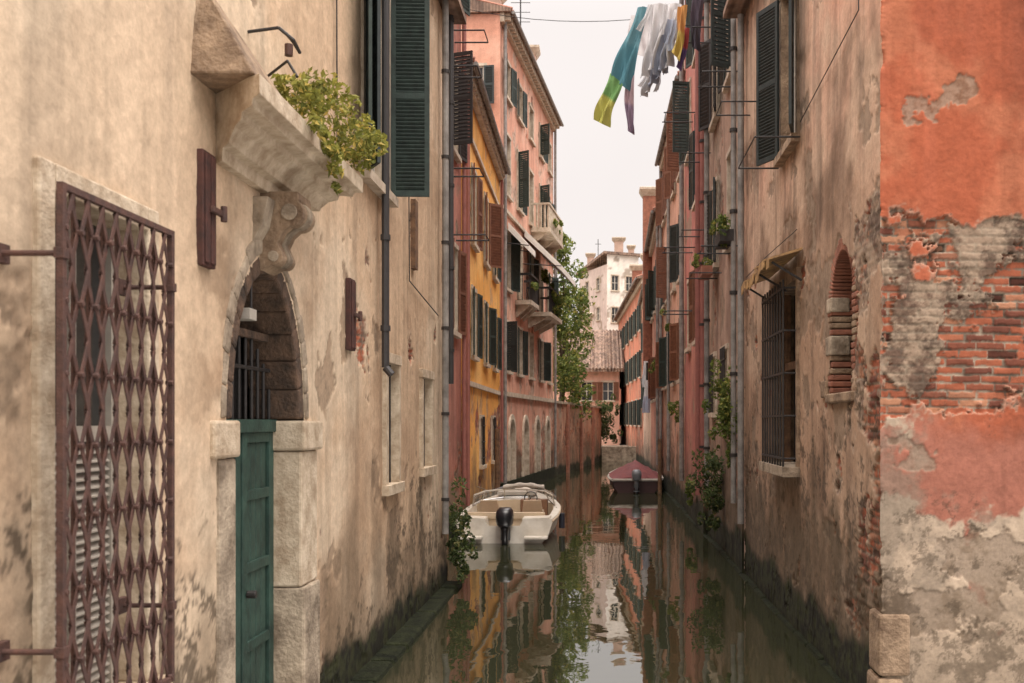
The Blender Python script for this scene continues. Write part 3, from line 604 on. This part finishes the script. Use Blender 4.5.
arch_ring(m,wr,nUC,nHW,3.9,nHW,.15,-.3,-.016,'brick_plain',17,.05,.03)
z=2.9
while z<3.88:
    for s_ in (-1,1):
        wd=random.choice((.12,.2)); a,b=(nUC-nHW-wd,nUC-nHW) if s_<0 else (nUC+nHW,nUC+nHW+wd); m.box(wr,a,b,z,z+.058,-.3,random.uniform(-.018,-.004),random.choice(('brick_plain','brick_plain','stone_brown')))
    z+=.068
m.box(wr,nUC-nHW,nUC+nHW-.3,2.9,3.95,-.2,-.16,'soffit'); m.box(wr,nUC-nHW-.16,nUC+nHW+.14,2.80,2.895,-.3,.03,'stone_brown')
m.box(wr,nUC+nHW+.14,nUC+nHW+.4,2.86,3.04,-.02,.02,'stone_brown'); m.box(wr,nUC+nHW-.03,nUC+nHW+.22,3.3,3.5,-.2,.006,'stone_old'); m.box(wr,nUC+nHW-.02,nUC+nHW+.18,3.75,3.9,-.2,.004,'stone_old')
m.obj('arched_niche',RH,bevel=.014)
m=MB() # barred window
m.box(wr,bw0,bw1,bz0,bz1,-.3,-.26,'dark_room'); 
for a,b in ((bw0-.12,bw0),(bw1,bw1+.12)): m.box(wr,a,b,bz0,bz1,-.28,.02,'stone_brown')
m.box(wr,bw0-.16,bw1+.16,bz0-.12,bz0,-.28,.2,'stone_old'); m.box(wr,bw0-.13,bw1+.13,bz1,bz1+.14,-.28,.03,'stone_brown')
m.box(wr,bw0+.1,bw0+.7,bz0,bz1,-.2,-.16,'wood'); m.box(wr,bw1-.1,bw1,bz0,bz1,-.2,-.1,'wood'); m.box(wr,bw0+.7,bw1-.1,3.3,3.4,-.2,-.12,'wood')
k=bw0
while k<=bw1: m.cyl(wr.p(k,bz0-.02,.17),wr.p(k,bz1,.17),.014,'iron',6); k+=.2
for z in np.linspace(bz0+.1,bz1-.1,5): m.box(wr,bw0-.03,bw1+.03,z-.014,z+.014,.155,.185,'iron'); m.cyl(wr.p(bw0-.02,z,.17),wr.p(bw0-.02,z,-.02),.012,'iron',6); m.cyl(wr.p(bw1,z,.17),wr.p(bw1,z,-.02),.012,'iron',6)
m.obj('barred_window',RH)
m=MB(); n=14
for i in range(n):
    a=bw0-.35+(bw1-bw0+.9)*i/n; b=a+(bw1-bw0+.9)/n-.008; d_=random.uniform(-.05,.03)
    m.hexa([wr.p(a,4.66,.0),wr.p(b,4.66,.0),wr.p(b,4.54+d_*.3,.42+d_),wr.p(a,4.54+d_*.3,.42+d_),wr.p(a,4.69,.0),wr.p(b,4.69,.0),wr.p(b,4.565+d_*.3,.42+d_),wr.p(a,4.565+d_*.3,.42+d_)],'tin')
    m.hexa([wr.p(a,4.46+d_,.41+d_),wr.p(b,4.45+d_,.41+d_),wr.p(b,4.45+d_,.42+d_),wr.p(a,4.46+d_,.42+d_),wr.p(a,4.545,.41+d_),wr.p(b,4.545,.41+d_),wr.p(b,4.545,.42+d_),wr.p(a,4.545,.42+d_)],'tin')
for k in (bw0-.3,bw0+.7,bw1+.3): m.cyl(wr.p(k,4.3,0),wr.p(k,4.52,.36),.015,'iron',6)
m.obj('tin_canopy',RH)
m=MB(); win(m,wr,12.8,6.12,1.0,2.1,frame='stone_brown',slat=.06)
leaf(m,wr,12.28,6.12,8.22,.5,-1,14,'shutter_dark',.055); leaf(m,wr,13.32,6.12,8.22,.5,1,25,'shutter_dark',.055)
for z,u in ((6.05,12.1),(6.05,13.6),(7.6,15.6),(7.6,16.3)): m.cyl(wr.p(u,z,0),wr.p(u,z,.55),.012,'iron',6)
m.cyl(wr.p(12.1,6.05,.55),wr.p(13.6,6.05,.55),.008,'iron',6); m.cyl(wr.p(15.6,7.6,.55),wr.p(16.3,7.6,.55),.008,'iron',6)
m.obj('shuttered_window',RH)
m=MB()
m.abox(2.385,2.66,8.55,8.9,.42,.95,'stone_brown'); m.abox(2.378,2.6,8.545,8.95,-.3,.40,'stone_brown')
y=8.6
while y<60:
    y2=y+random.uniform(.7,1.4); j=random.uniform(-.02,.02); m.abox(2.37+j,2.6,y,y2-.015,-.5,.03+j*.7,'algae'); y=y2
m.obj('foundation_stones',RH,bevel=.035)
m=MB(); m.cyl(wr.p(16.7,.9,.1),wr.p(16.7,9.4,.1),.055,'pipe_grey',10); m.path([wr.p(12.2,4.95,.02),wr.p(14.5,5.0,.02),wr.p(16.6,5.0,.02)],.006,'iron',5)
m.path([wr.p(9.2,9.3,.02),wr.p(9.22,6.4,.02),wr.p(12,6.2,.02)],.006,'iron',5)
m.obj('downpipe',RH)
# ================================================================== RIGHT ROW
R2=S(seed=461,a=C(172,142,122),b=C(190,162,142),c=C(130,104,88),mott=.8,streak=.8,peel=.04,bf=lambda u,z:-.06+.06*ss(4-z,0,3),damp=.7,st=.85,mould=.7,mz=4)
E,w=house('brown_house',(2.42,17.05),(2.47,23),-1,8,14,R2,.05,
 [(18.6,5.9,.8,1.7,S(shut=None)),(21.2,5.9,.8,1.7,S(shut='open',sc='shutter_dark',asym=(10,10))),(18.6,9.0,.9,1.9,S(shut='open',sc='shutter_dark',asym=(60,10))),(21.2,9.0,.9,1.9,S(shut='open',sc='shutter_black',asym=(10,30))),(19.5,2.6,.9,1.4,S(bars=True)),(21.6,2.8,.7,1.2,S(bars=True))],sidewall=True)
m=MB()
for u,r,mm in ((17.25,.05,'pipe_grey'),(21.95,.06,'pipe_grey'),(22.9,.06,'pipe_red')):
    m.cyl(w.p(u,1.2,.12),w.p(u,14,.12),r,mm,10)
    for z in np.arange(2,13,1.4): m.cyl(w.p(u,z,.12),w.p(u,z+.06,.12),r+.02,'iron',10)
for z,u in ((5.7,17.6),(8.7,17.4),(10.3,19.5),(8.6,22.3),(6.9,22.4),(5.6,20.1)):
    m.cyl(w.p(u,z,0),w.p(u,z,.65),.014,'iron',6); m.cyl(w.p(u+.8,z,0),w.p(u+.8,z,.65),.014,'iron',6); m.cyl(w.p(u,z,.6),w.p(u+.8,z,.6),.008,'iron',6)
m.box(w,17.2,18.1,5.72,5.92,.12,.36,'shutter_black'); m.box(w,20.7,21.6,5.66,5.84,.12,.34,'terracotta')
m.obj('pipes_and_racks',E,)
foliage('window_box_flowers',[((w.p(17.65,6.05,.26)),(.22,.45,.22),360),((w.p(17.5,5.8,.3)),(.15,.35,.2),160),((w.p(21.1,6.0,.25)),(.18,.4,.2),200)],.07,GR,21,E)
foliage('wall_ivy',[((2.18,17.6,3.0),(.28,.4,.5),900),((2.2,17.4,2.5),(.24,.35,.4),620),((2.28,17.4,2.05),(.14,.3,.3),220)],.075,GR,22)
foliage('wall_ivy',[((2.18,20.2,1.7),(.3,.5,.55),850),((2.2,19.8,1.1),(.25,.4,.45),600),((2.26,19.5,.6),(.14,.3,.3),220)],.08,DG,24)
foliage('wall_ivy',[((2.25,30,2.9),(.25,.5,.4),220),((2.25,33,5.9),(.25,.6,.3),200),((2.25,41,4.9),(.3,.7,.4),240),((2.3,25,1.0),(.2,.6,.4),240)],.11,GR,26)
R3=S(seed=491,a=C(178,110,98),b=C(192,130,114),c=C(146,90,82),streak=.6,mott=.5,bf=lambda u,z:-.12+.08*ss(3-z,0,3),damp=.7,mould=.6,mz=3)
E,w=house('rose_house',(2.38,23.05),(2.45,29),-1,8,15.2,R3,.06,
 [(24.6,4.6,.9,1.8,S(shut='open',sc='shutter_brown',asym=(10,10))),(27.2,4.6,.9,1.8,S(shut=None)),(24.6,8,.9,1.9,S(shut='open',sc='shutter_dark',asym=(10,10))),(27.2,9.8,.9,1.9,S(shut='open',sc='shutter_green',asym=(80,20))),(24.6,11.6,.9,1.8,S(shut='open',sc='shutter_green',asym=(20,20)))],eave=.2)
m=MB()
for u in (23.3,28.8): m.cyl(w.p(u,.9,.1),w.p(u,15.1,.1),.07,'pipe_red' if u<25 else 'pipe_grey',10)
for z in (7,10.4,12.6,5.4): m.cyl(w.p(26,z,0),w.p(26,z,.8),.016,'iron',6); m.cyl(w.p(25.2,z,0),w.p(25.2,z,.8),.016,'iron',6); m.cyl(w.p(26,z,.75),w.p(25.2,z,.75),.01,'iron',6)
m.obj('pipes_and_racks',E)
R4=S(seed=521,a=C(204,156,132),b=C(214,172,148),c=C(174,126,104),streak=.6,bf=lambda u,z:-.1+.14*ss(3-z,0,2),damp=.7,mould=.6,mz=3)
E,w=house('salmon_house',(2.5,29.05),(2.45,39),-1,8,12.6,R4,.08,
 [(y,z,.9,1.8,S(shut='open' if (y,z)!=(33.4,7) else None,sc=random.choice(('shutter_green','shutter_dark','shutter_brown')),asym=(75 if (y,z) in ((30.8,10.2),(36,7)) else 10,random.choice((10,30))))) for y in (30.8,33.4,36,38) for z in (3.9,7,10.2)],dent=False,eave=.2)
m=MB()
for u in (29.4,34.7,38.8): m.cyl(w.p(u,.9,.1),w.p(u,12.5,.1),.06,'pipe_grey',8)
chimney(m,2.9,31,12.4,14.6,.55); chimney(m,3.1,37,12.4,14.2,.5); m.obj('pipes_and_chimneys',E)
R5=S(seed=551,a=C(188,126,104),b=C(204,148,124),c=C(154,100,82),streak=.6,bf=lambda u,z:-.05+.1*ss(3-z,0,2),damp=.6)
E,w=house('terracotta_house',(2.35,39.05),(2.5,49),-1,8,10.8,R5,.1,
 [(y,z,.9,1.7,S(shut='open',sc=random.choice(('shutter_green','shutter_green','shutter_brown')),asym=(random.choice((10,40)),random.choice((10,30))))) for y in (41,43.6,46.2,48) for z in (3.6,7.4)],dent=False,eave=.25)
m=MB(); chimney(m,2.38,48.3,4.5,13.9,.62,'brick_plain'); m.cyl(w.p(39.4,.9,.1),w.p(39.4,10.7,.1),.06,'pipe_grey',8); m.obj('chimney_stack',E)
R6=S(seed=581,a=C(212,178,152),b=C(220,190,164),c=C(184,150,126),streak=.5,damp=.6)
house('cream_house',(2.5,49.05),(2.6,60),-1,8,9.6,R6,.12,[(y,z,.9,1.7,S(shut='open',sc='shutter_green',asym=(10,20))) for y in (51,54,57) for z in (3.4,6.6)],eave=.25)
R7=S(seed=611,a=C(196,124,96),b=C(208,146,118),c=C(170,104,80),streak=.5,bf=lambda u,z:-.08+.1*ss(2.8-z,0,2),damp=.6)
E,w=house('vermilion_house',(2.6,60.05),(1.55,85),-1,8,11.2,R7,.14,[(y,z,.95,1.6,S(shut='open',sc='shutter_green',asym=(12,12))) for y in (62,65.5,69,73,77,81) for z in (2.4,5.4,8.3)],dent=False)
m=MB(); chimney(m,2.6,70,11,13.6,.7,'brick_plain'); chimney(m,3,63,11,13.2,.6); m.obj('chimneys',E)
# ================================================================== GROUND, WATER
m=MB(); m.add([(-400,-400,-1.6),(400,-400,-1.6),(400,900,-1.6),(-400,900,-1.6)],[(0,1,2,3)],'mud'); m.obj('ground')
m=MB(); m.add([(-300,-300,0),(300,-300,0),(300,66.2,0),(-300,66.2,0)],[(0,1,2,3)],'water'); m.obj('canal_water')
m=MB(); m.abox(-300,300,66,800,-1.5,.85,'ground'); m.abox(-60,-2.3,47.2,66,-1.5,.84,'ground'); m.obj('quay_ground')
m=MB(); m.abox(.1,2.7,65.7,66.2,-.5,1.0,'stone_old'); m.obj('quay_edge',bevel=.03)
# ================================================================== BOATS
def motor(m,x,y,z,sc=1,mt='motor_black'):
    def ring(zz,a,b_,dy=0,n=16):
        r=[]
        for k in range(n):
            t=2*math.pi*k/n; c,s_=math.cos(t),math.sin(t)
            r.append((x+sc*a*math.copysign(abs(c)**.6,c),y+dy*sc+sc*b_*math.copysign(abs(s_)**.6,s_),z+sc*zz))
        return r
    m.loft([ring(.0,.12,.17),ring(.06,.17,.24),ring(.22,.19,.27,-.01),ring(.34,.17,.25,.0),ring(.40,.12,.18,.03)],mt)
    m.loft([ring(-.42,.06,.10,.03),ring(-.12,.075,.12,.03),ring(.0,.10,.15)],'motor_grey' if mt=='motor_grey' else mt)
    m.loft([ring(-.75,.03,.09,.03),ring(-.42,.05,.10,.03)],mt); m.abox(x-.1*sc,x+.1*sc,y+.12*sc,y+.34*sc,z-.3*sc,z+.02*sc,'motor_grey')
    m.abox(x-.11*sc,x+.11*sc,y-.13*sc,y+.2*sc,z-.44*sc,z-.415*sc,mt)
B=empty('motorboat'); X,Y=-2.06,21.4
st=[(0,1.03,.52),(.9,1.1,.53),(1.9,1.12,.55),(2.9,1.09,.59),(3.8,.94,.64),(4.6,.66,.7),(5.2,.34,.75),(5.55,.04,.79)]
m=MB()
m.loft([[(X-w_,Y+y,z),(X-w_*1.0,Y+y,z-.1),(X-w_*.93,Y+y,.2),(X-w_*.78,Y+y,-.02),(X,Y+y,-.2+.04*y),(X+w_*.78,Y+y,-.02),(X+w_*.93,Y+y,.2),(X+w_*1.0,Y+y,z-.1),(X+w_,Y+y,z)] for y,w_,z in st],'boat_white',closed=False,caps=False)
m.add([(X-1.03,Y,.52),(X-1.03,Y,.42),(X-.96,Y,.2),(X-.8,Y,-.02),(X,Y,-.2),(X+.8,Y,-.02),(X+.96,Y,.2),(X+1.03,Y,.42),(X+1.03,Y,.52),(X+.42,Y,.52),(X+.34,Y,.38),(X-.34,Y,.38),(X-.42,Y,.52)],[tuple(range(13))],'boat_white')
m.loft([[(X-w_,Y+y,z),(X-w_+.15,Y+y,z+.02),(X-w_+.2,Y+y,.24),(X+w_-.2,Y+y,.24),(X+w_-.15,Y+y,z+.02),(X+w_,Y+y,z)] for y,w_,z in st[:4]],'boat_white',closed=False,caps=False)
m.loft([[(X-w_,Y+y,z),(X-w_*.55,Y+y,z+.09),(X,Y+y,z+.13),(X+w_*.55,Y+y,z+.09),(X+w_,Y+y,z)] for y,w_,z in st[3:]],'boat_white',closed=False,caps=False)
m.add([(X-1.09,Y+2.9,.59),(X-.6,Y+2.9,.68),(X,Y+2.9,.72),(X+.6,Y+2.9,.68),(X+1.09,Y+2.9,.59),(X+.89,Y+2.9,.24),(X-.89,Y+2.9,.24)],[tuple(range(7))],'boat_cream')
m.obj('hull',B,smooth=False)
m=MB()
m.hexa([(X-.99,Y+.01,.3),(X-.36,Y+.01,.3),(X-.36,Y+.5,.3),(X-.99,Y+.5,.3),(X-.98,Y+.01,.56),(X-.4,Y+.01,.54),(X-.4,Y+.5,.54),(X-1.0,Y+.5,.56)],'boat_white')
m.hexa([(X+.36,Y+.01,.3),(X+.99,Y+.01,.3),(X+.99,Y+.5,.3),(X+.36,Y+.5,.3),(X+.4,Y+.01,.54),(X+.98,Y+.01,.56),(X+1.0,Y+.5,.56),(X+.4,Y+.5,.54)],'boat_white')
m.abox(X-.85,X+.85,Y+.55,Y+1.0,.25,.50,'boat_cream'); m.abox(X-.85,X+.85,Y+.5,Y+.6,.48,.62,'boat_cream')
for x in (-.5,.5): m.abox(X+x-.24,X+x+.24,Y+1.75,Y+2.2,.25,.54,'boat_cream'); m.hexa([(X+x-.24,Y+1.68,.5),(X+x+.24,Y+1.68,.5),(X+x+.24,Y+1.78,.5),(X+x-.24,Y+1.78,.5),(X+x-.2,Y+1.6,.8),(X+x+.2,Y+1.6,.8),(X+x+.2,Y+1.68,.8),(X+x-.2,Y+1.68,.8)],'boat_cream')
m.abox(X-.84,X+.84,Y+1.1,Y+1.65,.242,.26,'boat_wood'); m.abox(X+.15,X+.8,Y+2.55,Y+2.88,.3,.74,'boat_wood')
m.abox(X-.95,X-.45,Y-.3,Y-.01,.12,.17,'boat_white'); m.abox(X+.45,X+.95,Y-.3,Y-.01,.12,.17,'boat_white')
m.obj('seats',B,bevel=.03)
m=MB()
for s_ in (-1,1):
    m.path([(X+s_*w_,Y+y,z-.05) for y,w_,z in st],.026,'boat_cream',6)
    m.path([(X+s_*(w_-.1),Y+y,z+.18) for y,w_,z in st[3:7]],.014,'chrome',6)
    for y,w_,z in st[4:7]: m.cyl((X+s_*(w_-.1),Y+y,z),(X+s_*(w_-.1),Y+y,z+.18),.012,'chrome',6)
    m.cyl((X+s_*1.16,Y+2.2,.1),(X+s_*1.16,Y+2.2,.45),.07,'boat_navy',10); m.cyl((X+s_*1.12,Y+2.2,.45),(X+s_*1.02,Y+2.2,.6),.01,'window_frame',5)
A=[(X-.98,Y+2.5,.6),(X-.82,Y+3.05,.68),(X-.3,Y+3.3,.74),(X+.3,Y+3.3,.74),(X+.82,Y+3.05,.68),(X+.98,Y+2.5,.6)]
T=[(X-.93,Y+2.35,.86),(X-.72,Y+2.75,.93),(X-.27,Y+2.95,.96),(X+.27,Y+2.95,.96),(X+.72,Y+2.75,.93),(X+.93,Y+2.35,.86)]
m.path(A,.016,'chrome',6); m.path(T,.018,'window_frame',6)
for a,b in zip(A,T): m.cyl(a,b,.016,'window_frame',6)
for i in range(5): m.add([A[i],A[i+1],T[i+1],T[i]],[(0,1,2,3)],'windscreen')
m.obj('windscreen_and_rails',B)
m=MB()
rings=[]
for k in range(13):
    t=k/12; x=X-.3+1.0*t; zc=1.0+.06*math.sin(math.pi*t)
    rings.append([(x,Y+3.0+.1*math.cos(a)*(1+.2*math.sin(k*2.2)),zc+.06*math.sin(a)*(1+.25*math.sin(k*1.7))) for a in [j*math.pi/5 for j in range(10)]])
m.loft(rings,'canvas'); m.abox(X-.5,X+.45,Y+3.5,Y+4.2,.78,.86,'canvas'); m.cyl((X+.3,Y+2.5,.7),(X+.42,Y+2.3,.8),.015,'iron',6)
pts=[(X+.42+.15*math.cos(a),Y+2.3,.8+.15*math.sin(a)) for a in [j*math.pi/8 for j in range(17)]]; m.path(pts,.014,'motor_black',6)
m.obj('canopy_roll_and_wheel',B,smooth=False,bevel=.015)
m=MB(); motor(m,X+.04,Y-.2,.38,1.0); m.obj('outboard_motor',B,smooth=True)
m=MB(); m.sag((X-1.0,Y+.3,.56),(-3.25,Y-.3,1.1),.06,.01,'rope'); m.sag((X-.1,Y+5.4,.8),(-3.25,Y+5.0,.9),.12,.01,'rope'); m.obj('mooring_ropes',B)
B=empty('covered_boat'); X,Y=1.33,36.6; m=MB()
st=[(0,.86,.5),(.5,.96,.52),(1.6,1.0,.54),(2.8,.92,.6),(3.8,.6,.7),(4.5,.1,.82)]
m.loft([[(X-w_,Y+y,z),(X-w_*.95,Y+y,.25),(X-w_*.75,Y+y,-.05),(X,Y+y,-.2),(X+w_*.75,Y+y,-.05),(X+w_*.95,Y+y,.25),(X+w_,Y+y,z)] for y,w_,z in st],'hull_dark',closed=False,caps=True)
for s_ in (-1,1): m.path([(X+s_*(w_+.02),Y+y,z-.02) for y,w_,z in st],.05,'canvas',6)
m.cyl((X-.86,Y-.02,.48),(X+.86,Y-.02,.48),.05,'canvas',6); m.obj('hull',B)
m=MB(); rg=[]
for i,(y,w_,z) in enumerate([(.05,.8,.5),(.25,.9,.52),(.9,.99,.53),(1.6,1.0,.54),(2.2,.97,.57),(2.8,.92,.6),(3.8,.6,.7),(4.5,.1,.82)]):
    pk=[.10,.28,.45,.6,.5,.4,.3,.05][i]; rr=[]
    for k in range(13):
        t=k/12*2-1; rr.append((X+t*(w_+.03),Y+y+.03*math.sin(k*3+i),z+pk*(1-abs(t)**1.1)+.035*math.sin(k*2.3+i*1.9)))
    rg.append(rr)
m.loft(rg,'tarp_red',closed=False,caps=False); m.add(rg[0]+[(X-.83,Y,.44),(X+.83,Y,.44)],[tuple(list(range(13))+[14,13])],'tarp_red'); m.obj('tarpaulin',B,smooth=True)
m=MB(); motor(m,X+.0,Y-.2,.48,.95,'motor_grey'); m.obj('outboard_motor',B,smooth=True)
m=MB()
for x,y,h in ((-3.1,20.0,1.7),(-3.0,29.2,2.4),(2.15,36.0,2.0)): m.cyl((x,y,-1.5),(x,y,h),.08,'wood',10,.07)
m.obj('mooring_poles')
# ================================================================== LAUNDRY
def cloth(name,tl,tr,bl,br,c1,c2,parent,n=16,amp=.05,sd=0,split=.5):
    tl,tr,bl,br=[np.array(v,float) for v in (tl,tr,bl,br)]
    s,t=np.meshgrid(np.linspace(0,1,n),np.linspace(0,1,n)); s_=s[...,None];t_=t[...,None]
    P=(tl*(1-s_)+tr*s_)*(1-t_)+(bl*(1-s_)+br*s_)*t_
    wv=amp*(np.sin(s*9+t*4+sd)+.6*np.sin(s*17-t*6+sd*2))*(.3+t)
    P=P+np.stack([wv*.35+.04*np.sin(t*5+sd)*t,wv,wv*.15+0*s],-1)
    col=mixc(c1*np.ones(P.shape),c2,ss(t,split-.02,split+.02)); return gridmesh(name,P,col,None,'cloth',parent)
LD=empty('laundry_line'); y=20.
m=MB(); m.sag((2.4,19.5,11.3),(-3.2,21,11.9),.35,.008,'iron'); m.sag((2.4,22.5,11.9),(-3.2,23.2,12.2),.3,.008,'iron')
m.sag((2.4,20.6,12.2),(-3.2,22.2,12.3),.25,.007,'iron'); m.obj('lines',LD)
Wt=C(222,220,220); Gy=C(180,186,200)
cloth('teal_towel',(.74,y,10.9),(1.0,y+.1,10.95),(.24,y,9.5),(.6,y+.1,9.25),C(112,156,166),C(92,140,152),LD,sd=1,amp=.09)
cloth('green_towel',(.2,y-.1,9.55),(.46,y,9.35),(-.12,y-.1,8.6),(.14,y,8.5),C(124,168,106),C(192,190,104),LD,sd=2,split=.45,amp=.09)
cloth('pink_scarf',(.54,y+.2,9.6),(.7,y+.2,9.6),(.5,y+.2,8.5),(.64,y+.2,8.4),C(196,170,176),C(150,130,150),LD,sd=3,amp=.07)
for i,(x,zt,w_,h,c) in enumerate(((.98,10.95,.34,1.5,Wt),(1.2,10.7,.3,1.15,Gy),(1.34,10.95,.28,1.3,Wt),(1.05,10.3,.3,.9,Gy),(1.25,11.2,.4,1.0,Wt),(1.0,10.0,.22,.75,Wt))):
    cloth('white_shirt',(x,y+.15*i,zt),(x+w_,y+.15*i,zt+.03),(x-.12,y+.1*i,zt-h),(x+w_*.7-.1,y+.1*i,zt-h*.85),c,c*.9,LD,sd=i*1.3,amp=.11)
    cloth('sleeve',(x-.02,y+.15*i,zt),(x+.08,y+.15*i,zt),(x-.22,y+.1*i,zt-.5),(x-.12,y+.1*i,zt-.55),c,c,LD,sd=i,amp=.03,n=8)
    cloth('sleeve',(x+w_-.04,y+.15*i,zt),(x+w_+.04,y+.15*i,zt),(x+w_-.12,y+.1*i,zt-.65),(x+w_,y+.1*i,zt-.6),c,c,LD,sd=i,amp=.03,n=8)
cloth('orange_cloth',(1.56,y,10.9),(1.74,y,10.95),(1.46,y,10.0),(1.62,y,9.8),C(214,158,98),C(220,196,116),LD,sd=5,amp=.08)
cloth('red_cloth',(1.7,y+.3,10.6),(1.82,y+.3,10.6),(1.6,y+.3,9.8),(1.7,y+.3,9.7),C(170,80,78),C(120,96,140),LD,sd=6,amp=.07)
cloth('dark_trousers',(1.86,y,11.2),(2.1,y,11.25),(1.8,y,10.1),(1.96,y,10.0),C(96,86,96),C(90,84,92),LD,sd=9,amp=.07)
cloth('white_sheet',(.7,y+2.5,11.75),(1.5,y+2.5,11.75),(.6,y+2.6,10.9),(1.35,y+2.6,10.8),Wt,Wt,LD,sd=9,amp=.07)
cloth('small_laundry',(1.9,43,4.4),(2.2,43,4.4),(1.85,43,3.0),(2.15,43,3.0),Wt,Gy,LD,sd=7); cloth('small_laundry',(2.0,46,5.4),(2.3,46,5.4),(1.95,46,4.2),(2.2,46,4.2),Wt,Wt,LD,sd=8)
# ================================================================== LIGHT, SKY, CAMERA
wd=bpy.data.worlds.new('World'); SC.world=wd; wd.use_nodes=True; N=wd.node_tree.nodes; L=wd.node_tree.links; bg=N['Background']
el,az=math.radians(68),math.radians(150)
sky=N.new('ShaderNodeTexSky'); sky.sky_type='NISHITA'; sky.sun_disc=False; sky.sun_elevation=el; sky.sun_rotation=az; sky.dust_density=4
tc=N.new('ShaderNodeTexCoord'); sx=N.new('ShaderNodeSeparateXYZ'); L.new(tc.outputs['Generated'],sx.inputs[0])
mr=N.new('ShaderNodeMapRange'); mr.interpolation_type='SMOOTHSTEP'; mr.inputs[1].default_value=.36; mr.inputs[2].default_value=.95; mr.inputs[3].default_value=10.4; mr.inputs[4].default_value=66; L.new(sx.outputs['Z'],mr.inputs[0])
no=N.new('ShaderNodeTexNoise'); no.inputs['Scale'].default_value=2.2; no.inputs['Detail'].default_value=4; L.new(tc.outputs['Generated'],no.inputs['Vector'])
m2=N.new('ShaderNodeMapRange'); m2.inputs[1].default_value=.3; m2.inputs[2].default_value=.7; m2.inputs[3].default_value=.95; m2.inputs[4].default_value=1.05; L.new(no.outputs['Fac'],m2.inputs[0])
mm=N.new('ShaderNodeMath'); mm.operation='MULTIPLY'; L.new(mr.outputs[0],mm.inputs[0]); L.new(m2.outputs[0],mm.inputs[1])
vs=N.new('ShaderNodeVectorMath'); vs.operation='SCALE'; vs.inputs[0].default_value=(1.0,.925,.89); L.new(mm.outputs[0],vs.inputs['Scale'])
mx=N.new('ShaderNodeMix'); mx.data_type='RGBA'; mx.inputs[0].default_value=.93; L.new(sky.outputs[0],mx.inputs[6]); L.new(vs.outputs[0],mx.inputs[7])
L.new(mx.outputs[2],bg.inputs['Color']); bg.inputs['Strength'].default_value=.1
sd=bpy.data.lights.new('sun','SUN'); sd.energy=1.5; sd.angle=math.radians(25); sd.color=(1,.91,.79); so=bpy.data.objects.new('sun',sd); SC.collection.objects.link(so)
dv=Vector((math.sin(az)*math.cos(el),math.cos(az)*math.cos(el),math.sin(el))); so.rotation_euler=dv.to_track_quat('Z','Y').to_euler()
cd=bpy.data.cameras.new('camera'); cam=bpy.data.objects.new('camera',cd); SC.collection.objects.link(cam)
cam.location=(0,0,2.6); cam.rotation_euler=(math.radians(90),0,0); cd.sensor_width=36; cd.lens=35.16; cd.shift_x=-.086; cd.shift_y=.0786; cd.clip_end=2000
cd.dof.use_dof=True; cd.dof.focus_distance=14; cd.dof.aperture_fstop=3.2
SC.camera=cam
SC.view_settings.view_transform='Standard'; SC.view_settings.look='None'; SC.view_settings.exposure=0
